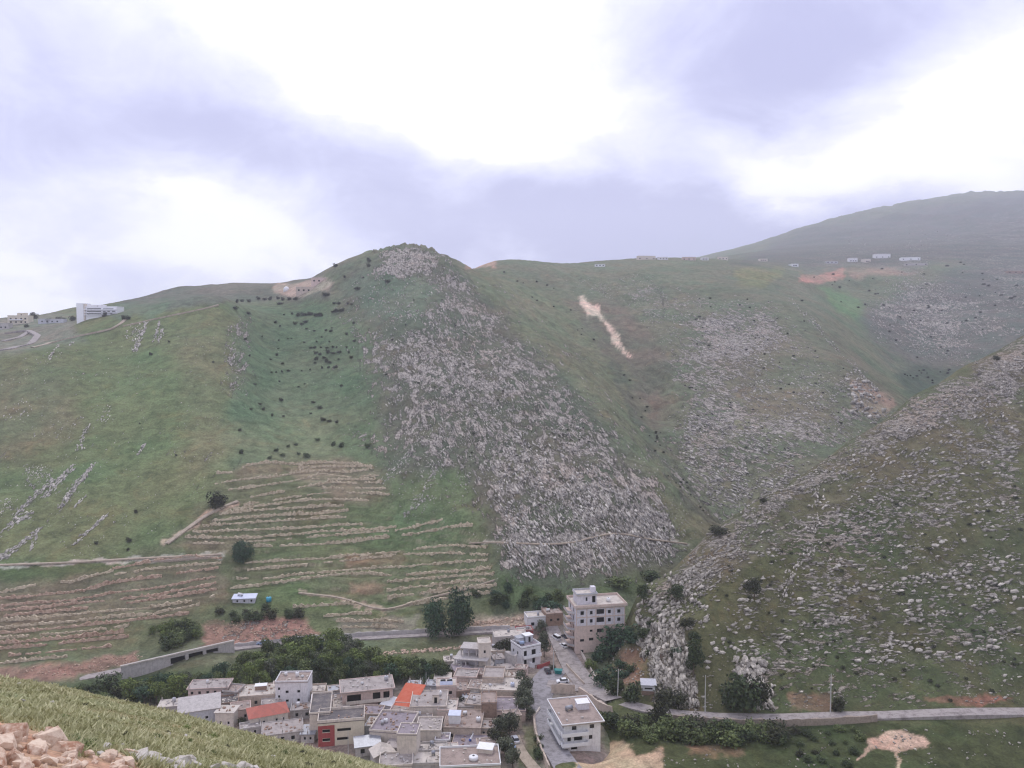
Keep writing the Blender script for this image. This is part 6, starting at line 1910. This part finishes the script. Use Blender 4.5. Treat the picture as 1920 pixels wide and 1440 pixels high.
me.from_pydata(VV.tolist(), [], np.arange(len(VV)).reshape(-1, 4).tolist())
me.materials.append(MF['scrub'])
tag(link(bpy.data.objects.new('far_scrub', me)), 'tiny dark scrub scattered over the mountainsides', 'scrub', kind='stuff')

# near grass
gx = rng.uniform(-10, 780, 90000)
top = np.interp(gx, (0, 150, 300, 500, 700, 780), (1262, 1292, 1326, 1378, 1428, 1450))
gy = top + (1446 - top) * rng.uniform(0, 1, len(gx)) ** 1.25
bare = polydist(gx, gy, [(-50, 1345), (30, 1356), (108, 1382), (140, 1418), (230, 1408), (260, 1430), (260, 1500), (-50, 1500)]) > 3
V = []
for i in np.nonzero((gy < 1445) & ~bare)[0]:
    if len(V) > 34000 * 3:
        break
    h = BVH[2].ray_cast(CAM, ray(gx[i], gy[i]).normalized())
    if h[0] is None or h[3] > 70:
        continue
    p = h[0]
    nz = math.sin(p.x * 0.9 + 1.3) * math.sin(p.y * 0.6) * 0.5 + 0.5
    hh = (0.03 + 0.075 * random.random() ** 1.8) * (0.5 + 0.8 * nz) * (1.0 + 0.01 * h[3])
    a = random.uniform(0, 6.28)
    wv_ = 0.012 + 0.0011 * h[3]
    lx, ly = random.gauss(0.2, 0.8) * hh, random.gauss(0, 0.8) * hh
    V += [(p.x - math.cos(a) * wv_, p.y - math.sin(a) * wv_, p.z - 0.03), (p.x + math.cos(a) * wv_, p.y + math.sin(a) * wv_, p.z - 0.03), (p.x + lx, p.y + ly, p.z + hh)]
V = np.array(V)
me = bpy.data.meshes.new('near_grass')
me.from_pydata(V.tolist(), [], np.arange(len(V)).reshape(-1, 3).tolist())
me.materials.append(foliage_mat('grass_blades', (154, 153, 112), (202, 197, 158), 0.3, 0.0))
tag(link(bpy.data.objects.new('near_grass', me)), 'yellowish green grass growing on the near slope', 'grass', kind='stuff')
many([(120, 1384), (205, 1398), (190, 1410), (145, 1408)], 9, 12, 22, 1.6, 'bush', ['light', 'mid'], 'fresh green weed tuft behind the rubble heap', 'weed tufts behind the rubble', name='weed_tuft', mind=10, only=(2,))
many([(60, 1300), (700, 1436), (560, 1440), (300, 1400), (60, 1340)], 26, 5, 10, 1.8, 'bush', ['mid', 'scrub', 'light'], 'small weed tuft in the grass of the near slope', 'weed tufts in the near grass', name='weed_tuft', mind=22, only=(2,), parts=False)

# ------------------------------------------------------------------ vehicles
def car_mesh(kind):
    """side profile swept across the width, cabin narrower than body"""
    if kind == 'van':
        L, W = 4.8, 1.85
        body = [(0, 0.35), (L, 0.35), (L, 1.0), (L - 0.15, 1.1), (0.9, 1.12), (0.1, 1.05), (0, 0.8)]
        cab = [(0.9, 1.12), (1.5, 1.9), (1.8, 2.0), (L - 0.25, 2.0), (L - 0.1, 1.1)]
    elif kind == 'pickup':
        L, W = 4.9, 1.8
        body = [(0, 0.4), (L, 0.4), (L, 1.05), (1.2, 1.05), (0.15, 0.98), (0, 0.8)]
        cab = [(1.2, 1.05), (1.7, 1.62), (2.0, 1.68), (2.8, 1.66), (3.0, 1.05)]
    else:
        L, W = 4.4, 1.75
        body = [(0, 0.3), (L, 0.3), (L, 0.8), (L - 0.1, 0.95), (1.2, 0.95), (0.1, 0.78), (0, 0.6)]
        cab = [(1.15, 0.95), (1.85, 1.4), (2.2, 1.46), (3.3, 1.42), (4.1, 0.95)]

    def ext(prof, w0, w1, z0, z1):
        mb = MB()
        n = len(prof)
        vs_ = []
        for s in (-1, 1):
            for x, z in prof:
                t = (z - z0) / max(z1 - z0, 1e-3)
                vs_.append((x - L / 2, s * (w0 + (w1 - w0) * t) / 2, z))
        fs = [tuple(range(n)), tuple(range(2 * n - 1, n - 1, -1))]
        fs += [(i, i + n, (i + 1) % n + n, (i + 1) % n) for i in range(n)]
        return mb.add(vs_, fs)
    zt = max(z for _, z in cab)
    zb = min(z for _, z in cab)
    B_ = ext(body, W, W * 0.97, 0.3, zb)
    C_ = ext([(x, z) for x, z in cab], W * 0.94, W * 0.74, zb, zt)
    roof = [(x, z) for x, z in cab if z > zt - 0.15]
    x0, x1 = min(x for x, _ in roof) - L / 2, max(x for x, _ in roof) - L / 2
    Rf = MB().box(x0 - 0.08, x1 + 0.08, -W * 0.375, W * 0.375, zt - 0.03, zt + 0.04)
    return L, W, B_, C_, Rf


def car(label, px, py, yaw, mat, kind='car', name='parked_car', cat='car', only=LAND):
    p = gp(px, py, only)
    z = zat(p.x, p.y, LAND)
    root = tag(empty(name, (p.x, p.y, z + 0.25), R(yaw)), label, cat, 'parked vehicles')
    L, W, B_, C_, Rf = car_mesh(kind)
    B_.build('body', M[mat], root)
    C_.build('window_band', M['glass'], root)
    Rf.build('roof', M[mat], root)
    for sx in (-L / 2 + 0.8, L / 2 - 0.85):
        for sy in (-1, 1):
            w_ = MB().bar((sx, sy * (W / 2 - 0.18), 0.33), (sx, sy * (W / 2 + 0.03), 0.33), 0.33, 12).build('wheel', M['tyre'], root)
            MB().bar((sx, sy * (W / 2 + 0.031), 0.33), (sx, sy * (W / 2 + 0.05), 0.33), 0.19, 10).build('rim', M['steel'], w_)
    for sy in (-1, 1):
        MB().box(-L / 2 - 0.03, -L / 2 + 0.02, sy * 0.62 - 0.2, sy * 0.62 + 0.2, 0.58, 0.74).build('headlight', M['paint_white'], root)
        MB().box(L / 2 - 0.02, L / 2 + 0.03, sy * 0.66 - 0.16, sy * 0.66 + 0.16, 0.62, 0.8).build('tail_light', M['red'], root)
    return root


car('white van parked highest on the car road beside the tall block', 1043, 1200, -62, 'car_white', 'van', 'parked_van', 'van')
car('dark car parked beside the white van under the tall block', 1061, 1197, -60, 'car_dark')
car('white car parked below the van on the car road', 1057, 1214, -66, 'car_white')
car('black car at the road junction beside the pole', 1027, 1262, -80, 'car_black')
car('white car standing crosswise at the junction above the tan wall', 1055, 1281, 8, 'car_white')
car('small white car in the yard among grey trees', 966, 1391, -75, 'car_white')
car('bluish white car half hidden under the yard trees', 953, 1405, -20, 'car_blue')
car('dark car on the road above the concrete road support', 307, 1240, 20, 'car_black')
car('pale bluish car on the left road beyond the road support', 492, 1209, 8, 'car_blue')

pt = gp(1047, 1264)
dm = tag(empty('dumpster', (pt.x, pt.y, zat(pt.x, pt.y, LAND) + 0.2), R(-8)), 'teal waste container standing at the road junction', 'dumpster')
MB().add([(-1.1, -0.75, 0.15), (1.1, -0.75, 0.15), (1.1, 0.75, 0.15), (-1.1, 0.75, 0.15), (-1.4, -1.0, 1.5), (1.4, -1.0, 1.5), (1.4, 1.0, 1.5), (-1.4, 1.0, 1.5)],
         [(0, 3, 2, 1), (0, 1, 5, 4), (1, 2, 6, 5), (2, 3, 7, 6), (3, 0, 4, 7)]).build('bin_body', M['teal'], dm)
MB().add([(-1.45, -1.05, 1.5), (1.45, -1.05, 1.5), (1.45, 0, 1.9), (-1.45, 0, 1.9), (1.45, 1.05, 1.5), (-1.45, 1.05, 1.5)], [(0, 1, 2, 3), (3, 2, 4, 5), (1, 4, 2), (0, 3, 5), (0, 5, 4, 1)]).build('lid', M['teal'], dm)


# ------------------------------------------------------------------ poles
def pole(label, px, py, h, mat='pole', r=0.2, arm=True, lean=0.0, only=LAND):
    p = gp(px, py, only)
    root = tag(empty('utility_pole', (p.x, p.y, zat(p.x, p.y, LAND)), R(random.uniform(-20, 20))), label, 'pole', 'utility poles')
    root.rotation_euler[1] = R(lean)
    MB().bar((0, 0, -1), (0, 0, h), r, 8, r * 0.6).build('shaft', M[mat], root)
    if arm:
        a = MB().box(-0.9, 0.9, -0.06, 0.06, h - 0.7, h - 0.55).build('crossarm', M['wood'], root)
        q = MB()
        for x in (-0.75, 0, 0.75):
            q.bar((x, 0, h - 0.55), (x, 0, h - 0.25), 0.06, 6)
        q.build('insulator', M['paint_white'], a)


pole('tall pale roadside pole nearest the cliff', 1322, 1336, 12.2)
pole('tall pale roadside pole farthest right on the hillside road', 1557, 1336, 12.6)
pole('pale pole beside the road left of the roadside hut', 1158, 1308, 9.6, lean=1.5)
pole('pole standing at the road junction beside the black car', 1038, 1262, 8.5)
pole('short pole with lamp at the upper edge of the village wood', 864, 1272, 7, r=0.14)
for lb, x, y, h in (('thin pole in front of the white cube house', 553, 1357, 7), ('thin pole in the alley right of the yellowish building', 688, 1388, 8), ('thin pole at the near end of the alley', 653, 1418, 7.5), ('thin pole beside the low terrace roof', 845, 1432, 8),
                    ('thin pole at the bottom edge among yard trees', 938, 1448, 7), ('thin pole behind the orange roof', 799, 1292, 6), ('thin pole right of the orange roof', 792, 1297, 5), ('thin pole before the unfinished house', 866, 1284, 8), ('thin leaning pole on the rocky bank right of the tall block', 1156, 1206, 6)):
    pole(lb, x, y, h, r=0.11, arm=False)


# ------------------------------------------------------------------ things on roofs and in yards
def tank(label, p, mat, lying=True, L=1.6, r=0.55, group='water tanks'):
    root = tag(empty('water_tank', p, R(random.uniform(-30, 30))), label, 'tank', group)
    if lying:
        MB().bar((-L / 2, 0, r + 0.35), (L / 2, 0, r + 0.35), r, 14).build('drum', M[mat], root, True)
        MB().box(-L / 2 + 0.1, -L / 2 + 0.25, -r, r, 0, 0.5).box(L / 2 - 0.25, L / 2 - 0.1, -r, r, 0, 0.5).build('stand', M['steel'], root)
    else:
        MB().lathe([(r, 0.1), (r, L), (r * 0.8, L + 0.15), (r * 0.3, L + 0.25)], 14).build('drum', M[mat], root, True)
        MB().lathe([(r * 0.25, L + 0.24), (r * 0.25, L + 0.36)], 10).build('cap', M['tank_black'], root)
    return root


H_ = HOUSES
tank('left black water drum on the narrow pinkish house', on(H_['solar_house'], -1.1, 2), 'tank_black')
tank('right black water drum on the narrow pinkish house', on(H_['solar_house'], 1.1, 2), 'tank_black')
tank('round white tank among the roofs right of the orange roof', on(H_['cream_two'], 3.0, 8.5), 'paint_white', False, 1.2, 0.8)
tank('round pale tank on the pink balcony house', on(H_['pink_balc'], 6.5, 6), 'greyblue', False, 1.3, 0.7)
tank('white tank on the tan house with the wide bare roof', on(H_['tan_wide'], 4.6, 4.5), 'paint_white', False, 1.2, 0.7)
tank('silver drum lying on the white edged house', on(H_['white_edge'], -1.8, 8), 'metal', True, 2.2, 0.6)
tank('white tank standing on the scalloped roof', on(H_['scallop'], 1.0, 3.5), 'paint_white', False, 0.9, 1.3)
tank('white tank on the white cube house', on(H_['white_cube'], -3, 5.5), 'paint_white', False, 1.0, 0.5)
tank('blue and white drum on the white balcony house', on(H_['white_bal'], -2.2, 3), 'car_blue', True, 1.6, 0.6)
tank('pale tank on the stepped tan roofs', on(H_['stepped'], 3.8, 4), 'tin_blue', False, 1.1, 0.7)
tank('small white tank on the tall block\'s roof', on(H_['tall'], 4.5, 5), 'paint_white', False, 1.3, 0.8)
tank('white tank on the cluttered mauve roof terrace', on(H_['red_terrace'], -2.5, 6), 'paint_white', False, 1.0, 0.6)
tank('turquoise round tank beside the long tin roofed shed', gp(504, 1128), 'turquoise', False, 1.9, 1.15)
tank('white drum on the long tin roofed shed', gp(447, 1131) + Vector((0, 2.6, 2.4)), 'paint_white', True, 2.2, 0.5)
tank('white dome topped tank at the left end of the village', gp(305, 1332), 'paint_white', False, 1.2, 1.6)


for lb_, hr, rf in ALLH:
    w_, d_, h_ = hr['size']
    if rf == 'flat' and 6.01 <= w_ <= 14 and hr.location.y < 420 and random.random() < 0.6:
        c_ = random.choice(['paint_white', 'paint_white', 'tank_black', 'metal', 'greyblue'])
        wd = {'paint_white': 'white', 'tank_black': 'black', 'metal': 'silver', 'greyblue': 'pale grey'}[c_]
        tank(('%s roof tank on the ' % wd) + ' '.join(lb_.split()[:9]), on(hr, random.uniform(-w_ * 0.35, w_ * 0.35), random.uniform(d_ * 0.3, d_ * 0.8)), c_, random.random() < 0.5, random.uniform(0.9, 1.5), random.uniform(0.4, 0.6))


def box_thing(name, label, cat, p, yaw, w, d, h, mat, roofmat, tilt=0.0):
    root = tag(empty(name, p, R(yaw)), label, cat)
    MB().box(-w / 2, w / 2, 0, d, 0, h).build('wall', M[mat], root)
    MB().add([(-w / 2 - 0.2, -0.2, h + 0.01), (w / 2 + 0.2, -0.2, h + 0.01), (w / 2 + 0.2, d + 0.2, h + tilt), (-w / 2 - 0.2, d + 0.2, h + tilt), (-w / 2 - 0.2, -0.2, h + 0.13), (w / 2 + 0.2, -0.2, h + 0.13), (w / 2 + 0.2, d + 0.2, h + tilt + 0.12), (-w / 2 - 0.2, d + 0.2, h + tilt + 0.12)],
             [(0, 3, 2, 1), (4, 5, 6, 7), (0, 1, 5, 4), (1, 2, 6, 5), (2, 3, 7, 6), (3, 0, 4, 7)]).build('roof', M[roofmat], root)
    return root


box_thing('roof_shed', 'white roof shed with bright tin top on the white edged house', 'shed', on(H_['white_edge'], 2.6, 7.5), 12, 3.6, 2.6, 1.9, 'block', 'paint_white', 0.3)
box_thing('roof_shed', 'small shed with pale blue tin roof on the wide bare roof', 'shed', on(H_['tan_wide'], -2.6, 2.4), -3, 3.4, 2.6, 2.6, 'white', 'tin_blue', 0.4)
box_thing('roof_shed', 'white box on the flat cream roof', 'shed', on(H_['cream_flat'], 1.0, 4.2), 10, 3.6, 1.8, 1.4, 'brown', 'paint_white', 0.1)
box_thing('roof_shed', 'pale slab shelter on the scalloped roof', 'shed', on(H_['scallop'], 4.2, 6.5), -12, 4.2, 3.0, 1.2, 'cream', 'paint_white', 0.3)
box_thing('roof_shed', 'grey pergola shed on the white balcony house', 'shed', on(H_['white_bal'], -1.5, 5), 30, 2.6, 2.4, 1.8, 'greyblue', 'metal', 0.2)
box_thing('solar_panel', 'tilted pale solar panel in front of the black drums', 'solar panel', on(H_['solar_house'], 0, 0.4), 4, 3.8, 0.25, 0.3, 'metal', 'tin_blue', 0.9)
# beach umbrella folded on the terrace
um = tag(empty('folded_umbrella', on(H_['low_terrace'], -0.5, 5), 0), 'folded blue and white umbrella leaning on the low terrace roof', 'umbrella')
MB().bar((0, 0, 0), (1.2, 0.5, 2.4), 0.08, 6).build('pole', M['steel'], um)
MB().bar((0.3, 0.12, 0.6), (1.1, 0.46, 2.2), 0.36, 8, 0.12).build('canopy', M['paint_white'], um)
MB().bar((0.0, 0.0, 0.1), (0.3, 0.12, 0.6), 0.42, 8, 0.36).build('canopy_hem', M['blue'], um)
for lb, k, x, y in (('white satellite dish on the pink balcony house', 'pink_balc', -1.5, 3.0), ('white satellite dish on the cream house with two windows', 'cream_two', -3.6, 2.2), ('white satellite dish on the white cube house', 'white_cube', 3.2, 2.0), ('white satellite dish on the stepped tan roofs', 'stepped', -3.5, 2.0)):
    ds = tag(empty('satellite_dish', on(H_[k], x, y), R(random.uniform(-40, 40))), lb, 'dish', 'satellite dishes')
    MB().bar((0, 0, 0), (0, 0, 1.0), 0.05, 6).build('mast', M['steel'], ds)
    q = MB().lathe([(0.05, 0), (0.35, 0.06), (0.62, 0.2)], 14)
    q.v = [(x_, -z_, y_ + 1.1) for x_, y_, z_ in q.v]
    q.build('dish', M['paint_white'], ds, True)

# sloping white side wall and red earth bank by the white balcony house
ground_wall('garden_wall', 'sloping white garden wall below the white balcony house', [(978, 1243), (990, 1250), (1004, 1253)], 1.6, 0.3, M['paint_white'], rough=0.03, k=1)
ground_wall('garden_wall', 'reddish brick garden wall between the white house and the pole', [(1008, 1254), (1022, 1250), (1034, 1244)], 1.4, 0.4, M['red'], rough=0.1, k=1)
ground_wall('garden_wall', 'rusty fence wall below the tan house with wide roof', [(838, 1396), (868, 1395), (896, 1393)], 1.4, 0.25, M['brown'], rough=0.15, k=1)
ground_wall('garden_wall', 'long tan lane wall running down the village middle', [(900, 1272), (908, 1290), (918, 1318), (922, 1330)], 1.6, 0.4, M['tan'], rough=0.06, k=2)
ground_wall('garden_wall', 'pale curved lane wall beside the low terrace roof', [(908, 1368), (910, 1388), (918, 1406), (922, 1416)], 1.4, 0.35, M['cream'], rough=0.06, k=2)

# ------------------------------------------------------------------ haze
zmin = min(co_m[:, 2].min(), co_h[:, 2].min(), co_f[:, 2].min()) - 1.0
zmax = max(co_m[:, 2].max(), co_h[:, 2].max()) + 12.0
hm = bpy.data.materials.new('haze_air')
hm.use_nodes = True
hm.node_tree.nodes.clear()
ho = hm.node_tree.nodes.new('ShaderNodeOutputMaterial')
hv = hm.node_tree.nodes.new('ShaderNodeVolumePrincipled')
hv.inputs['Color'].default_value = (0.86, 0.88, 1.0, 1)
hv.inputs['Density'].default_value = HAZE_D if 'HAZE_D' in globals() else 0.00014
hv.inputs['Anisotropy'].default_value = 0.35
hm.node_tree.links.new(hv.outputs[0], ho.inputs['Volume'])
tag(MB().box(-8000, 8000, -60, 7200, zmin, zmax).build('haze', hm), 'pale bluish haze filling the valley air', 'haze', kind='stuff')
print('haze box', zmin, zmax, 'objects', len(bpy.data.objects))
